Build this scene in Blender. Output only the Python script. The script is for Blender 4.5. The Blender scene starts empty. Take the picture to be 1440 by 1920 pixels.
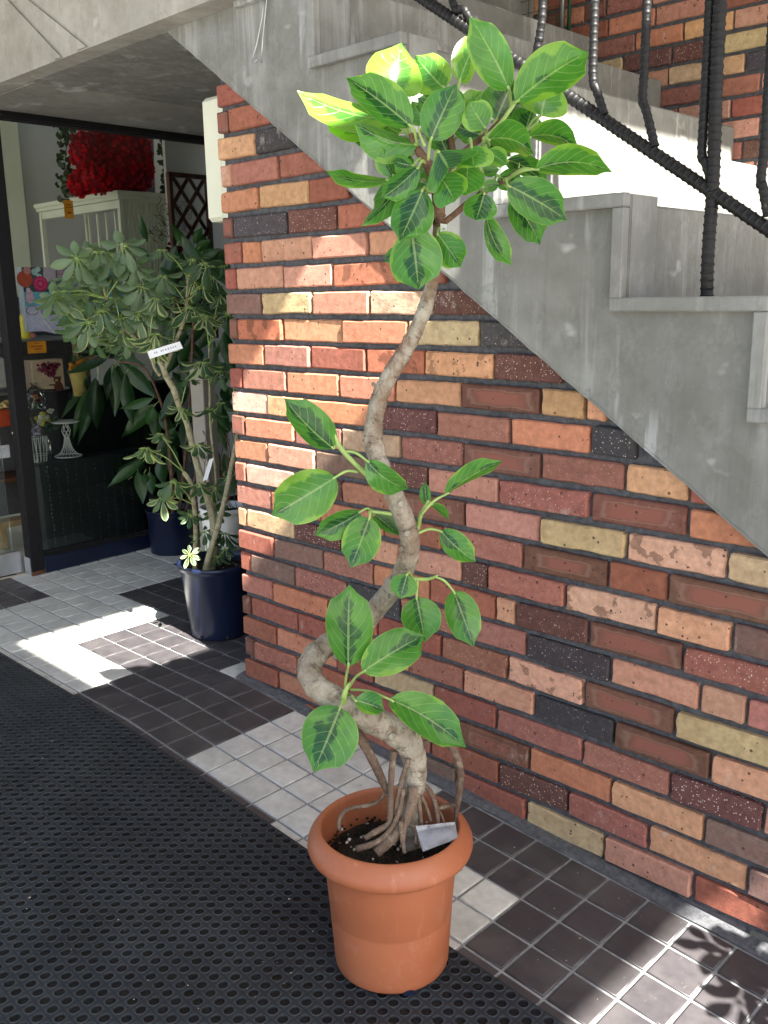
import bpy, math, random
from mathutils import Vector, Matrix, noise as mnoise
V = Vector
S = bpy.context.scene
COL = S.collection
rnd = random.Random(7)

# ---------------------------------------------------------------- camera, world, sun, exposure
CAM = V((2.426, -1.7724, 1.2516))
FOC = 1746.33                      # pixels, for the 1440 x 1920 picture
yaw, pitch, roll = 2.3513, -0.22729, -0.01634
_fw = V((math.cos(yaw)*math.cos(pitch), math.sin(yaw)*math.cos(pitch), math.sin(pitch)))
_r = V((math.sin(yaw), -math.cos(yaw), 0)); _u = _r.cross(_fw)
RT = math.cos(roll)*_r + math.sin(roll)*_u
UP = -math.sin(roll)*_r + math.cos(roll)*_u
cd = bpy.data.cameras.new("camera"); cam = bpy.data.objects.new("camera", cd); COL.objects.link(cam)
cam.matrix_world = Matrix(((RT.x, UP.x, -_fw.x, CAM.x), (RT.y, UP.y, -_fw.y, CAM.y), (RT.z, UP.z, -_fw.z, CAM.z), (0, 0, 0, 1)))
cd.sensor_fit = 'HORIZONTAL'; cd.sensor_width = 36; cd.lens = FOC/1440*36; cd.clip_start = 0.02; cd.clip_end = 500
S.camera = cam

SUN = V((1.0, -0.2, 1.04)).normalized()           # direction towards the sun
world = bpy.data.worlds.new("World"); S.world = world; world.use_nodes = True
wn = world.node_tree; bg = wn.nodes["Background"]
sky = wn.nodes.new("ShaderNodeTexSky"); sky.sky_type = 'NISHITA'; sky.sun_disc = False
sky.sun_elevation = math.asin(SUN.z); sky.sun_rotation = math.atan2(SUN.x, SUN.y)
sky.air_density = 1.0; sky.dust_density = 3.0; sky.ozone_density = 1.0
wn.links.new(sky.outputs[0], bg.inputs[0]); bg.inputs[1].default_value = 0.052
ld = bpy.data.lights.new("sun", 'SUN'); ld.energy = 5.0; ld.angle = math.radians(0.6); ld.color = (1, .95, .86)
lo = bpy.data.objects.new("sun", ld); COL.objects.link(lo); lo.rotation_euler = SUN.to_track_quat('Z', 'Y').to_euler()
S.view_settings.view_transform = 'Standard'; S.view_settings.look = 'None'; S.view_settings.gamma = 1
S.view_settings.exposure = 2.9
S.cycles.max_bounces = 10; S.cycles.diffuse_bounces = 6; S.cycles.transparent_max_bounces = 12

# ---------------------------------------------------------------- pixel -> point on a known surface
SX, SY = -0.06006, 0.01715                        # the pavement falls towards the street
def fh(x, y): return (SX*x if x > 0 else 0.0) + SY*y    # level by the shop door, sloping from the wall's end on
def ray(px, py): return _fw*FOC + RT*(px-720) - UP*(py-960)
def onx(px, py, x): d = ray(px, py); return CAM + d*((x-CAM.x)/d.x)
def ony(px, py, y=0.0): d = ray(px, py); return CAM + d*((y-CAM.y)/d.y)
def onz(px, py, z): d = ray(px, py); return CAM + d*((z-CAM.z)/d.z)
def onf(px, py):
    d = ray(px, py); p = CAM + d*((fh(CAM.x, CAM.y)-CAM.z)/(d.z-SX*d.x-SY*d.y))
    return p if p.x > 0 else CAM + d*((SY*CAM.y-CAM.z)/(d.z-SY*d.y))
def pj(P):
    d = P-CAM; w = d.dot(_fw); return 720+FOC*d.dot(RT)/w, 960-FOC*d.dot(UP)/w

# ---------------------------------------------------------------- mesh builder
class MB:
    def __init__(s): s.v=[]; s.f=[]; s.m=[]; s.sm=[]; s.uv=[]; s.c1=[]; s.c2=[]; s.cc=(1,1,1,1); s.cs=(0,0,0,0)
    def vert(s, p, uv=(0,0)):
        s.v.append((p[0],p[1],p[2])); s.uv.append(uv); s.c1.append(s.cc); s.c2.append(s.cs); return len(s.v)-1
    def face(s, idx, m=0, sm=False): s.f.append(tuple(idx)); s.m.append(m); s.sm.append(sm)
    def quad(s, a, b, c, d, m=0):
        i=[s.vert(a,(0,0)),s.vert(b,(1,0)),s.vert(c,(1,1)),s.vert(d,(0,1))]; s.face(i,m)
    def box(s, c, h, m=0, R=None, bev=0.0):
        """box of centre c, half sizes h, optional rotation matrix, chamfered edges"""
        c=V(c); R=R or Matrix.Identity(3); hx,hy,hz=h
        if bev<=0:
            P=[s.vert(c+R@V((x*hx,y*hy,z*hz))) for x in(-1,1) for y in(-1,1) for z in(-1,1)]
            for q in((0,1,3,2),(4,6,7,5),(0,4,5,1),(2,3,7,6),(0,2,6,4),(1,5,7,3)): s.face([P[k] for k in q],m)
            return
        b=min(bev,hx*.9,hy*.9,hz*.9); I={}
        for x in(-1,1):
            for y in(-1,1):
                for z in(-1,1):
                    I[x,y,z,0]=s.vert(c+R@V((x*hx,y*(hy-b),z*(hz-b))))
                    I[x,y,z,1]=s.vert(c+R@V((x*(hx-b),y*hy,z*(hz-b))))
                    I[x,y,z,2]=s.vert(c+R@V((x*(hx-b),y*(hy-b),z*hz)))
        def q(a,fl): s.face(a if fl else a[::-1],m)
        for e in(-1,1):
            q([I[e,-1,-1,0],I[e,1,-1,0],I[e,1,1,0],I[e,-1,1,0]],e>0)
            q([I[-1,e,-1,1],I[1,e,-1,1],I[1,e,1,1],I[-1,e,1,1]],e<0)
            q([I[-1,-1,e,2],I[1,-1,e,2],I[1,1,e,2],I[-1,1,e,2]],e>0)
            for g in(-1,1):
                q([I[e,g,-1,0],I[e,g,-1,1],I[e,g,1,1],I[e,g,1,0]],e*g>0)
                q([I[e,-1,g,0],I[e,1,g,0],I[e,1,g,2],I[e,-1,g,2]],e*g>0)
                q([I[-1,e,g,1],I[-1,e,g,2],I[1,e,g,2],I[1,e,g,1]],e*g>0)
                for k in(-1,1): q([I[e,g,k,0],I[e,g,k,1],I[e,g,k,2]],e*g*k>0)
    def tube(s, pts, rad, seg=10, m=0, cap=True, rib=0):
        pts=[V(p) for p in pts]; n=len(pts)
        if not hasattr(rad,'__len__'): rad=[rad]*n
        rings=[]; t0=(pts[1]-pts[0]).normalized()
        a=t0.orthogonal().normalized()
        L=0
        for i,p in enumerate(pts):
            t=(pts[min(i+1,n-1)]-pts[max(i-1,0)])
            if t.length<1e-9: t=t0
            t.normalize(); a=(a-t*a.dot(t)).normalized(); b=t.cross(a)
            if i: L+=(p-pts[i-1]).length
            rings.append([s.vert(p+(a*math.cos(2*math.pi*k/seg)+b*math.sin(2*math.pi*k/seg))*rad[i],(k/seg,L)) for k in range(seg)])
        for i in range(n-1):
            for k in range(seg): s.face([rings[i][k],rings[i][(k+1)%seg],rings[i+1][(k+1)%seg],rings[i+1][k]],m,True)
        if cap:
            s.face(rings[0][::-1],m); s.face(rings[-1],m)
    def lathe(s, c, prof, seg=48, m=0, axis=None, a0=0, a1=2*math.pi):
        """prof: (radius, height) pairs around c"""
        c=V(c); full=abs(a1-a0-2*math.pi)<1e-6; ns=seg if full else seg+1
        R=(V((0,0,1)).rotation_difference(V(axis))).to_matrix() if axis else Matrix.Identity(3)
        rings=[[s.vert(c+R@V((r*math.cos(a0+(a1-a0)*k/seg),r*math.sin(a0+(a1-a0)*k/seg),h)),(k/seg,j/max(1,len(prof)-1))) for k in range(ns)] for j,(r,h) in enumerate(prof)]
        for j in range(len(prof)-1):
            for k in range(seg):
                k2=(k+1)%ns
                s.face([rings[j][k],rings[j][k2],rings[j+1][k2],rings[j+1][k]],m,True)
    def ball(s, c, r, seg=10, m=0, sc=(1,1,1), jit=0):
        c=V(c); n=seg//2; top=None; rings=[]
        for j in range(n+1):
            th=math.pi*j/n; ring=[]
            for k in range(seg):
                ph=2*math.pi*k/seg; d=V((math.sin(th)*math.cos(ph)*sc[0],math.sin(th)*math.sin(ph)*sc[1],math.cos(th)*sc[2]))
                ring.append(s.vert(c+d*r*(1+rnd.uniform(-jit,jit)),(k/seg,j/n)))
            rings.append(ring)
        for j in range(n):
            for k in range(seg): s.face([rings[j][k],rings[j+1][k],rings[j+1][(k+1)%seg],rings[j][(k+1)%seg]],m,True)
    def prism(s, poly, y0, y1, m=0, ax='y'):
        """extrude polygon of (a,b): ax y -> (x,z) outline between y0 and y1; ax z -> (x,y); ax x -> (y,z)"""
        def P(a,b,t): return {'y':(a,t,b),'z':(a,b,t),'x':(t,a,b)}[ax]
        A=[s.vert(P(a,b,y0)) for a,b in poly]; B=[s.vert(P(a,b,y1)) for a,b in poly]; n=len(poly)
        s.face(A,m); s.face(B[::-1],m)
        for i in range(n): s.face([A[i],B[i],B[(i+1)%n],A[(i+1)%n]],m)
    def build(s, name, mats, root=None, fixn=False):
        me=bpy.data.meshes.new(name)
        org=V((0,0,0))
        r=root
        while r is not None: org+=V(r.location); r=r.parent
        me.from_pydata([(x-org.x,y-org.y,z-org.z) for x,y,z in s.v],[],s.f)
        if not isinstance(mats,(list,tuple)): mats=[mats]
        for m in mats: me.materials.append(m)
        me.polygons.foreach_set("material_index",s.m); me.polygons.foreach_set("use_smooth",s.sm)
        uvl=me.uv_layers.new(name="UVMap"); lv=[0]*len(me.loops); me.loops.foreach_get("vertex_index",lv)
        buf=[]
        for i in lv: buf.extend(s.uv[i])
        uvl.data.foreach_set("uv",buf)
        for nm,src in(("bcol",s.c1),("bspec",s.c2)):
            at=me.attributes.new(nm,'FLOAT_COLOR','POINT'); buf=[]
            for c in src: buf.extend(c)
            at.data.foreach_set("color",buf)
        me.update()
        if fixn:
            import bmesh
            b=bmesh.new(); b.from_mesh(me); bmesh.ops.recalc_face_normals(b,faces=b.faces); b.to_mesh(me); b.free()
        o=bpy.data.objects.new(name,me); COL.objects.link(o)
        if root is not None: o.parent=root
        return o

def thing(name, label, cat, loc, group=None):
    o=bpy.data.objects.new(name,None); COL.objects.link(o); o.location=loc; o.empty_display_size=.1
    o["label"]=label; o["category"]=cat
    if group: o["group"]=group
    return o
def tag(o, label, cat, group=None):
    o["label"]=label; o["category"]=cat
    if group: o["group"]=group
    return o
def structure(o): o["kind"]="structure"; return o

# ---------------------------------------------------------------- materials
class NT:
    def __init__(s, name):
        s.m=bpy.data.materials.new(name); s.m.use_nodes=True; s.t=s.m.node_tree; s.b=s.t.nodes["Principled BSDF"]; s.out=s.t.nodes["Material Output"]
    def n(s, ty, **k):
        x=s.t.nodes.new("ShaderNode"+ty)
        for a,b in k.items(): setattr(x,a,b)
        return x
    def set(s, sock, v):
        if hasattr(v,'links') or isinstance(v,bpy.types.NodeSocket): s.t.links.new(v,sock)
        else: sock.default_value = v
    def math(s, op, a, b=0.0, c=0.0, clamp=False):
        x=s.n("Math",operation=op,use_clamp=clamp); s.set(x.inputs[0],a); s.set(x.inputs[1],b); s.set(x.inputs[2],c); return x.outputs[0]
    def mix(s, f, a, b, mode='MIX'):
        x=s.n("MixRGB",blend_type=mode); s.set(x.inputs[0],f)
        for i,v in((1,a),(2,b)): s.set(x.inputs[i], v if isinstance(v,bpy.types.NodeSocket) else (*v[:3],1))
        return x.outputs[0]
    def obj(s): return s.n("TexCoord").outputs["Object"]
    def uv(s):
        x=s.n("TexCoord").outputs["UV"]; y=s.n("SeparateXYZ"); s.set(y.inputs[0],x); return y.outputs[0],y.outputs[1]
    def attr(s, nm):
        x=s.n("Attribute",attribute_name=nm); return x
    def mapping(s, vec, scale=(1,1,1), loc=(0,0,0)):
        x=s.n("Mapping"); s.set(x.inputs[0],vec); x.inputs[3].default_value=scale; x.inputs[1].default_value=loc; return x.outputs[0]
    def noise(s, scale, vec=None, detail=4, rough=.55, dist=0):
        x=s.n("TexNoise"); s.set(x.inputs["Vector"], vec if vec is not None else s.obj()); x.inputs["Scale"].default_value=scale
        x.inputs["Detail"].default_value=detail; x.inputs["Roughness"].default_value=rough; x.inputs["Distortion"].default_value=dist
        return x.outputs[0]
    def voro(s, scale, vec=None, feature='F1'):
        x=s.n("TexVoronoi",feature=feature); s.set(x.inputs["Vector"], vec if vec is not None else s.obj()); x.inputs["Scale"].default_value=scale; return x
    def step(s, v, lo, hi, a=0.0, b=1.0):
        x=s.n("MapRange",clamp=True); s.set(x.inputs[0],v); x.inputs[1].default_value=lo; x.inputs[2].default_value=hi; x.inputs[3].default_value=a; x.inputs[4].default_value=b; return x.outputs[0]
    def bump(s, h, strength=.3, dist=.002):
        x=s.n("Bump"); s.set(x.inputs["Height"],h); x.inputs["Strength"].default_value=strength; x.inputs["Distance"].default_value=dist
        s.t.links.new(x.outputs[0],s.b.inputs["Normal"]); return x
    def base(s, c, rough=.6, spec=.5, metal=0):
        s.set(s.b.inputs["Base Color"], c if isinstance(c,bpy.types.NodeSocket) else (*c[:3],1))
        s.set(s.b.inputs["Roughness"],rough); s.b.inputs["Specular IOR Level"].default_value=spec; s.b.inputs["Metallic"].default_value=metal

def simple(name, c, rough=.5, spec=.5, metal=0, var=.25, scale=30, bump=0):
    t=NT(name); n=t.noise(scale)
    lo=[x*(1-var) for x in c]; hi=[min(1,x*(1+var)) for x in c]
    t.base(t.mix(t.step(n,.3,.7),lo,hi),rough,spec,metal)
    if bump: t.bump(n,bump)
    return t.m

def m_concrete(name, c=(.30,.305,.295), streak=.35):
    t=NT(name); o=t.obj()
    big=t.noise(2.2,o,5); mid=t.noise(9,o,6,.6); fine=t.noise(120,o,4)
    st=t.noise(1.0,t.mapping(o,(26,26,1.6)),4,.6); st2=t.noise(1.0,t.mapping(o,(60,60,3)),3)
    col=t.mix(t.step(big,.3,.7),[x*.70 for x in c],[x*1.16 for x in c])
    col=t.mix(t.step(mid,.35,.7,0,.7),col,[c[0]*.55,c[1]*.55,c[2]*.50])
    md2=t.noise(21,t.mapping(o,(1,1,.7),(2,6,1)),6,.7); col=t.mix(t.step(md2,.5,.72,0,.25),col,(.36,.37,.36))
    pale=t.math('MULTIPLY',t.step(st,.52,.75),t.step(big,.4,.65))
    col=t.mix(t.math('MULTIPLY',pale,streak*1.4,clamp=True),col,(.52,.53,.53))
    col=t.mix(t.math('MULTIPLY',t.step(st2,.55,.8),streak),col,[x*.5 for x in c])
    blot=t.noise(5.5,t.mapping(o,(1,1,1.6),(3,1,7)),3,.5)
    col=t.mix(t.step(blot,.66,.72,0,.6),col,(.46,.47,.455))
    drip=t.math('MULTIPLY',t.step(t.noise(1,t.mapping(o,(7.5,7.5,.7),(2,0,4)),5,.6,.6),.60,.64),t.step(t.noise(3.1,t.mapping(o,(1,1,1),(8,1,2)),2),.45,.6))
    col=t.mix(t.math('MULTIPLY',drip,.55),col,(.44,.46,.46))
    tide=t.noise(4.2,t.mapping(o,(1,1,.8),(4,4,9)),5,.65); ed=t.math('ABSOLUTE',t.math('SUBTRACT',tide,.52)); col=t.mix(t.step(ed,.0,.016,.4,0),col,[x*.62 for x in c])
    pit=t.voro(55,o).outputs["Distance"]
    col=t.mix(t.step(pit,.0,.12,.45,0),col,(.12,.12,.115))
    t.base(col,t.step(mid,.3,.7,.7,.9),.3)
    h=t.math('ADD',t.math('MULTIPLY',fine,.4),t.math('ADD',mid,t.step(pit,0,.15,-.6,0)))
    t.bump(h,.35,.002); return t.m

def m_brick():
    t=NT("brick"); o=t.obj(); a=t.attr("bcol"); sp=t.attr("bspec"); sx=t.n("SeparateXYZ"); t.set(sx.inputs[0],sp.outputs["Vector"])
    spk,fl,stn=sx.outputs; rough_=sp.outputs["Alpha"]; rr=a.outputs["Alpha"]
    u,v=t.uv()
    n1=t.noise(55,o,6,.65); n2=t.noise(14,o,4); n3=t.noise(260,o,3)
    col=t.mix(1,a.outputs["Color"],t.mix(t.step(n1,.25,.75),(.66,.64,.62),(1.25,1.22,1.2)),'MULTIPLY')
    col=t.mix(t.step(n2,.3,.7,0,.45),col,t.mix(1,col,(.68,.6,.58),'MULTIPLY'))
    # flashed centre, an elongated ring pattern
    cu=t.math('ABSOLUTE',t.math('SUBTRACT',u,.5)); cv=t.math('ABSOLUTE',t.math('SUBTRACT',v,.5))
    nd=t.math('ADD',t.math('MULTIPLY',t.math('SUBTRACT',t.noise(9,o,4),.5),.55),t.math('MULTIPLY',t.math('SUBTRACT',rr,.5),.12))
    d=t.math('ADD',t.math('MAXIMUM',t.math('MULTIPLY',cu,1.1),t.math('MULTIPLY',cv,1.35)),nd)
    core=t.math('MULTIPLY',t.step(d,.25,.40,1,0),t.math('MULTIPLY',fl,.85))
    ring=t.math('MULTIPLY',t.math('MULTIPLY',t.step(d,.34,.385),t.step(d,.40,.45,1,0)),fl)
    col=t.mix(core,col,(.235,.088,.065)); col=t.mix(t.math('MULTIPLY',ring,.45),col,(.27,.165,.12))
    # speckles
    vo=t.voro(230,o); vd=vo.outputs["Distance"]; vc=t.n("SeparateXYZ"); t.set(vc.inputs[0],vo.outputs["Color"])
    size=t.math('MULTIPLY',t.math('POWER',vc.outputs[0],3.0),.42)
    dots=t.math('LESS_THAN',vd,t.math('MULTIPLY',size,spk))
    col=t.mix(t.math('MULTIPLY',dots,.8),col,(.62,.5,.43))
    vp=t.voro(80,t.mapping(o,(1,1,1),(5,5,5))); pc=t.n("SeparateXYZ"); t.set(pc.inputs[0],vp.outputs["Color"])
    pits=t.math('LESS_THAN',vp.outputs["Distance"],t.math('MULTIPLY',t.math('POWER',pc.outputs[0],5.0),.3))
    col=t.mix(t.math('MULTIPLY',pits,.85),col,(.05,.03,.025))
    # mortar bloom / chalk
    col=t.mix(t.math('MULTIPLY',t.step(t.noise(24,t.mapping(o,(1,1,.6),(9,2,4)),5,.7),.60,.74),t.step(rr,.55,.95,0,.6)),col,(.58,.49,.44))
    # dark spilled stain
    sm=t.step(t.noise(19,t.mapping(o,(1,1,1),(1,8,3)),4,.6),.56,.575)
    col=t.mix(t.math('MULTIPLY',sm,stn),col,(.075,.032,.02))
    t.base(col,.82,.25)
    h=t.math('ADD',t.math('MULTIPLY',n1,.8),t.math('ADD',t.math('MULTIPLY',n3,.35),t.math('ADD',t.math('MULTIPLY',pits,-1.0),t.math('MULTIPLY',t.noise(30,t.mapping(o,(1,1,1.8)),6,.75),t.math('MULTIPLY',rough_,3.0)))))
    t.bump(h,.55,.0016); return t.m

def m_tile():
    t=NT("glazed_tile"); o=t.obj(); a=t.attr("bcol")
    n=t.noise(40,o,5); n2=t.noise(7,o,4); sc=t.noise(1,t.mapping(o,(160,30,1)),3)
    col=t.mix(1,a.outputs["Color"],t.mix(t.step(n,.3,.7),(.86,.86,.86),(1.12,1.12,1.12)),'MULTIPLY')
    col=t.mix(t.step(n2,.45,.75,0,.3),col,(.16,.15,.14))
    col=t.mix(t.step(sc,.68,.76,0,.22),col,(.4,.4,.4))
    t.base(col,t.step(n,.3,.7,.34,.5),.45); t.bump(t.math('ADD',n,t.noise(260,o,2)),.06,.001); return t.m

def m_leaf(name, kind):
    """kind ficus: dark green heart, lime margin, pale veins.  schefflera: dark with cream edges.  dark: long dark leaves"""
    t=NT(name); o=t.obj(); u,v=t.uv(); a=t.attr("bcol"); rr=a.outputs["Alpha"]
    cu=t.math('ABSOLUTE',t.math('MULTIPLY',t.math('SUBTRACT',u,.5),2.0))       # 0 midrib .. 1 margin
    sep=t.n("SeparateXYZ"); t.set(sep.inputs[0],a.outputs["Vector"]); ca,cb,cg=sep.outputs
    wob=t.noise(38,o,3,.6)
    if kind=='ficus':
        lime=t.mix(t.step(t.noise(20,o,3),.3,.7),(.125,.29,.028),(.20,.40,.05))
        dark=t.mix(t.step(t.noise(45,o,3),.35,.65),(.012,.065,.020),(.028,.115,.032))
        mid=t.mix(t.step(t.noise(30,o,3),.3,.7),(.045,.18,.024),(.085,.26,.038))
        big=t.noise(17,o,3,.5)
        edge=t.math('ADD',t.math('MULTIPLY',cu,.85),t.math('ADD',t.math('MULTIPLY',t.math('SUBTRACT',wob,.5),.55),t.math('MULTIPLY',t.math('SUBTRACT',big,.5),1.5)))
        edge=t.math('ADD',edge,t.math('ADD',t.math('MULTIPLY',t.math('SUBTRACT',ca,.5),1.1),.14))
        col=t.mix(t.step(edge,.03,.12),dark,mid); col=t.mix(t.step(edge,.72,.84),col,lime)
        col=t.mix(t.step(cu,.95,.985,0,.35),col,(.36,.48,.12))
        ang,frq,vein=.62,6.5,(.36,.52,.20)
    elif kind=='schefflera':
        base=t.mix(t.step(t.noise(30,o,3),.3,.7),(.016,.055,.022),(.035,.10,.04))
        grey=(.165,.245,.14)
        base=t.mix(ca,base,grey)
        edge=t.math('ADD',cu,t.math('MULTIPLY',t.math('SUBTRACT',wob,.5),.7))
        edge=t.math('ADD',edge,t.math('MULTIPLY',t.math('SUBTRACT',cb,.5),1.0))
        col=t.mix(t.step(edge,.9,1.0,0,.85),base,(.50,.55,.28))
        ang,frq,vein=.5,6,(.2,.3,.14)
    else:
        col=t.mix(t.step(t.noise(25,o,3),.3,.7),(.008,.036,.012),(.02,.075,.02))
        col=t.mix(t.math('MULTIPLY',ca,.8),col,(.06,.17,.025))
        ang,frq,vein=.5,9,(.06,.14,.05)
    s=t.math('FRACT',t.math('MULTIPLY',t.math('SUBTRACT',v,t.math('MULTIPLY',t.math('POWER',cu,1.25),ang*.55)),frq))
    ln=t.math('ABSOLUTE',t.math('SUBTRACT',s,.5))
    side=t.math('MULTIPLY',t.step(ln,.022,.06,1,0),t.step(cu,.70,.93,1,0))
    ribw=t.step(v,0,1,.06,.018)
    rib=t.math('LESS_THAN',cu,ribw)
    amt={'ficus':.33,'schefflera':.35,'dark':.3}[kind]
    col=t.mix(t.math('MULTIPLY',side,amt),col,vein); col=t.mix(t.math('MULTIPLY',rib,min(1,amt*1.35)),col,vein)
    t.base(col,{'ficus':.24,'schefflera':.42,'dark':.28}[kind],.5)
    h=t.math('ADD',t.math('MULTIPLY',side,-.8),t.math('ADD',t.math('MULTIPLY',rib,1.0),t.math('MULTIPLY',t.noise(90,o,2),.3)))
    t.bump(h,.35,.0012)
    tr=t.n("BsdfTranslucent"); t.set(tr.inputs[0],t.mix(1,col,(1.5,1.6,.6),'MULTIPLY'))
    mx=t.n("MixShader"); mx.inputs[0].default_value=.38; t.t.links.new(t.b.outputs[0],mx.inputs[1]); t.t.links.new(tr.outputs[0],mx.inputs[2]); t.t.links.new(mx.outputs[0],t.out.inputs[0])
    return t.m

def m_bark(name, c1, c2, c3, ring=True, top=None):
    t=NT(name); o=t.obj(); u,v=t.uv()
    n=t.noise(40,o,5,.65); n2=t.noise(12,o,4); f=t.noise(160,o,4)
    col=t.mix(t.step(n2,.34,.62),c1,c2); col=t.mix(t.step(n,.50,.68,0,.85),col,c3)
    if top:
        z=t.n("SeparateXYZ"); t.set(z.inputs[0],o); p2=t.noise(22,t.mapping(o,(1,1,.55),(4,1,1)),5,.7)
        col=t.mix(t.math('MULTIPLY',t.step(z.outputs[2],.45,1.25,.15,.85),t.step(p2,.42,.60)),col,top)
    h=t.math('ADD',n,t.math('MULTIPLY',f,.6))
    if ring:
        w=t.math('FRACT',t.math('ADD',t.math('MULTIPLY',v,24),t.math('MULTIPLY',n2,2.2)))
        rg=t.step(t.math('ABSOLUTE',t.math('SUBTRACT',w,.5)),.02,.07,1,0)
        rg=t.math('MULTIPLY',rg,t.step(n,.42,.6)); col=t.mix(t.math('MULTIPLY',rg,.35),col,c3); h=t.math('ADD',h,t.math('MULTIPLY',rg,.4))
    vd=t.voro(46,o); d=t.math('LESS_THAN',vd.outputs["Distance"],.12); col=t.mix(t.math('MULTIPLY',d,.5),col,[x*.5 for x in c3])
    t.base(col,.8,.25); t.bump(h,1.0,.005); return t.m

def m_glass(name):
    t=NT(name); tr=t.n("BsdfTransparent"); gl=t.n("BsdfGlossy"); gl.inputs["Roughness"].default_value=.01
    fr=t.n("Fresnel"); fr.inputs[0].default_value=1.5; mx=t.n("MixShader"); tr.inputs[0].default_value=(.93,.96,.95,1)
    t.t.links.new(fr.outputs[0],mx.inputs[0]); t.t.links.new(tr.outputs[0],mx.inputs[1]); t.t.links.new(gl.outputs[0],mx.inputs[2]); t.t.links.new(mx.outputs[0],t.out.inputs[0]); return t.m
def m_vcol(name, rough=.5, var=.15, scale=60, spec=.4, bump=0):
    t=NT(name); a=t.attr("bcol"); n=t.noise(scale)
    t.base(t.mix(1,a.outputs["Color"],t.mix(t.step(n,.3,.7),(1-var,)*3,(1+var,)*3),'MULTIPLY'),rough,spec)
    if bump: t.bump(n,bump)
    return t.m
def m_worn(name, c, worn, rough=.35, metal=0):
    t=NT(name); o=t.obj(); n=t.noise(35,o,6,.7); n2=t.noise(3,o,3); z=t.n("SeparateXYZ"); t.set(z.inputs[0],o)
    col=t.mix(t.step(n2,.3,.7,0,.5),c,[x*1.7+.004 for x in c])
    col=t.mix(t.step(n,.66,.71,0,.7),col,worn)
    t.base(col,t.step(n,.3,.7,rough,rough+.2),.3,metal); t.bump(n,.12,.001); return t.m

M={}
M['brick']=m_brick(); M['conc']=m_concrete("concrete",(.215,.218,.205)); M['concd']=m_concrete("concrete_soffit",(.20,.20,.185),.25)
M['conclit']=m_concrete("concrete_soffit_lit",(.255,.25,.23),.2); M['conct']=m_concrete("concrete_trim",(.245,.25,.243),.5); M['concl']=m_concrete("concrete_fascia",(.34,.33,.30),.15)
t=NT("mortar"); n=t.noise(60,None,5,.7); t.base(t.mix(t.step(n,.3,.7),(.052,.055,.061),(.125,.128,.138)),.95,.2); t.bump(t.math('ADD',n,t.noise(300)),.7,.003); M['mortar']=t.m
t=NT("grout"); n=t.noise(50,None,4); t.base(t.mix(t.step(n,.3,.7),(.17,.18,.19),(.30,.31,.32)),.9,.2); t.bump(n,.3); M['grout']=t.m
M['tile']=m_tile()
t=NT("rubber"); o=t.obj(); n=t.noise(6,o,5); d=t.noise(90,o,4); a=t.attr("bcol")
dust=t.math('MULTIPLY',t.step(d,.45,.8),.35)
t.base(t.mix(dust,t.mix(1,a.outputs["Color"],t.mix(t.step(n,.3,.7),(.75,.75,.75),(1.25,1.25,1.25)),'MULTIPLY'),(.030,.036,.042)),t.step(n,.3,.7,.5,.65),.3); t.bump(d,.1,.001); M['rubber']=t.m
t=NT("terracotta_plastic"); o=t.obj(); n=t.noise(5,o,4); sc=t.noise(1,t.mapping(o,(40,40,6)),4,.7); f=t.noise(200,o,2)
t.base(t.mix(t.step(t.noise(16,o,6,.75),.56,.74,0,.42),t.mix(t.step(sc,.60,.72,0,.35),t.mix(t.step(n,.3,.7),(.29,.092,.042),(.36,.122,.055)),(.50,.25,.15)),(.42,.24,.16)),t.step(n,.3,.7,.42,.58),.42); t.bump(t.math('ADD',f,t.math('MULTIPLY',t.noise(60,o,4),.6)),.12,.001); M['terra']=t.m
t=NT("potting_soil"); o=t.obj(); n=t.noise(90,o,6,.7); p=t.voro(130,o); pc=t.n("SeparateXYZ"); t.set(pc.inputs[0],p.outputs["Color"])
w=t.math('MULTIPLY',t.math('GREATER_THAN',pc.outputs[0],.93),t.math('LESS_THAN',p.outputs["Distance"],.45))
t.base(t.mix(w,t.mix(t.step(n,.3,.7),(.008,.006,.005),(.04,.03,.022)),(.5,.48,.44)),.95,.2); t.bump(t.math('ADD',n,p.outputs["Distance"]),1,.006); M['soil']=t.m
M['ficus']=m_leaf("ficus_leaf",'ficus'); M['scheff']=m_leaf("schefflera_leaf",'schefflera'); M['darkleaf']=m_leaf("dark_leaf",'dark')
M['bark']=m_bark("pale_bark",(.40,.375,.31),(.25,.22,.17),(.13,.095,.065),True,(.155,.095,.06)); M['root']=m_bark("root_bark",(.16,.115,.085),(.085,.055,.04),(.27,.215,.16))
M['barkd']=m_bark("brown_bark",(.13,.07,.045),(.20,.12,.08),(.06,.035,.022)); M['barkg']=m_bark("green_bark",(.40,.38,.25),(.30,.27,.17),(.18,.15,.09))
M['petiole']=simple("petiole",(.25,.36,.10),.45); M['bud']=simple("leaf_bud",(.42,.42,.14),.45)
M['black']=m_worn("black_paint",(.0045,.0045,.006),(.07,.05,.04),.6); M['blackp']=simple("black_plastic",(.006,.011,.034),.3,.5,0,.3,8)
M['rebar']=m_worn("rebar_paint",(.006,.006,.0065),(.09,.08,.07),.42)
M['alu']=simple("brushed_aluminium",(.55,.57,.6),.35,.5,.85,.1,20); M['glass']=m_glass("window_glass")
M['cream']=simple("cream_plastic",(.62,.63,.50),.45,.5,0,.06,4); M['white']=simple("white_enamel",(.75,.75,.72),.4,.5,0,.06,20)
M['plaster']=simple("plaster",(.50,.50,.47),.9,.2,0,.06,3); M['rust']=simple('rust',(.11,.055,.03),.85,.2,0,.5,60,.4); M['beige']=simple('beige_paint',(.30,.28,.24),.8,.2,0,.1,6); M['paper']=simple("paper",(.72,.74,.76),.7,.3,0,.06,40)
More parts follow.
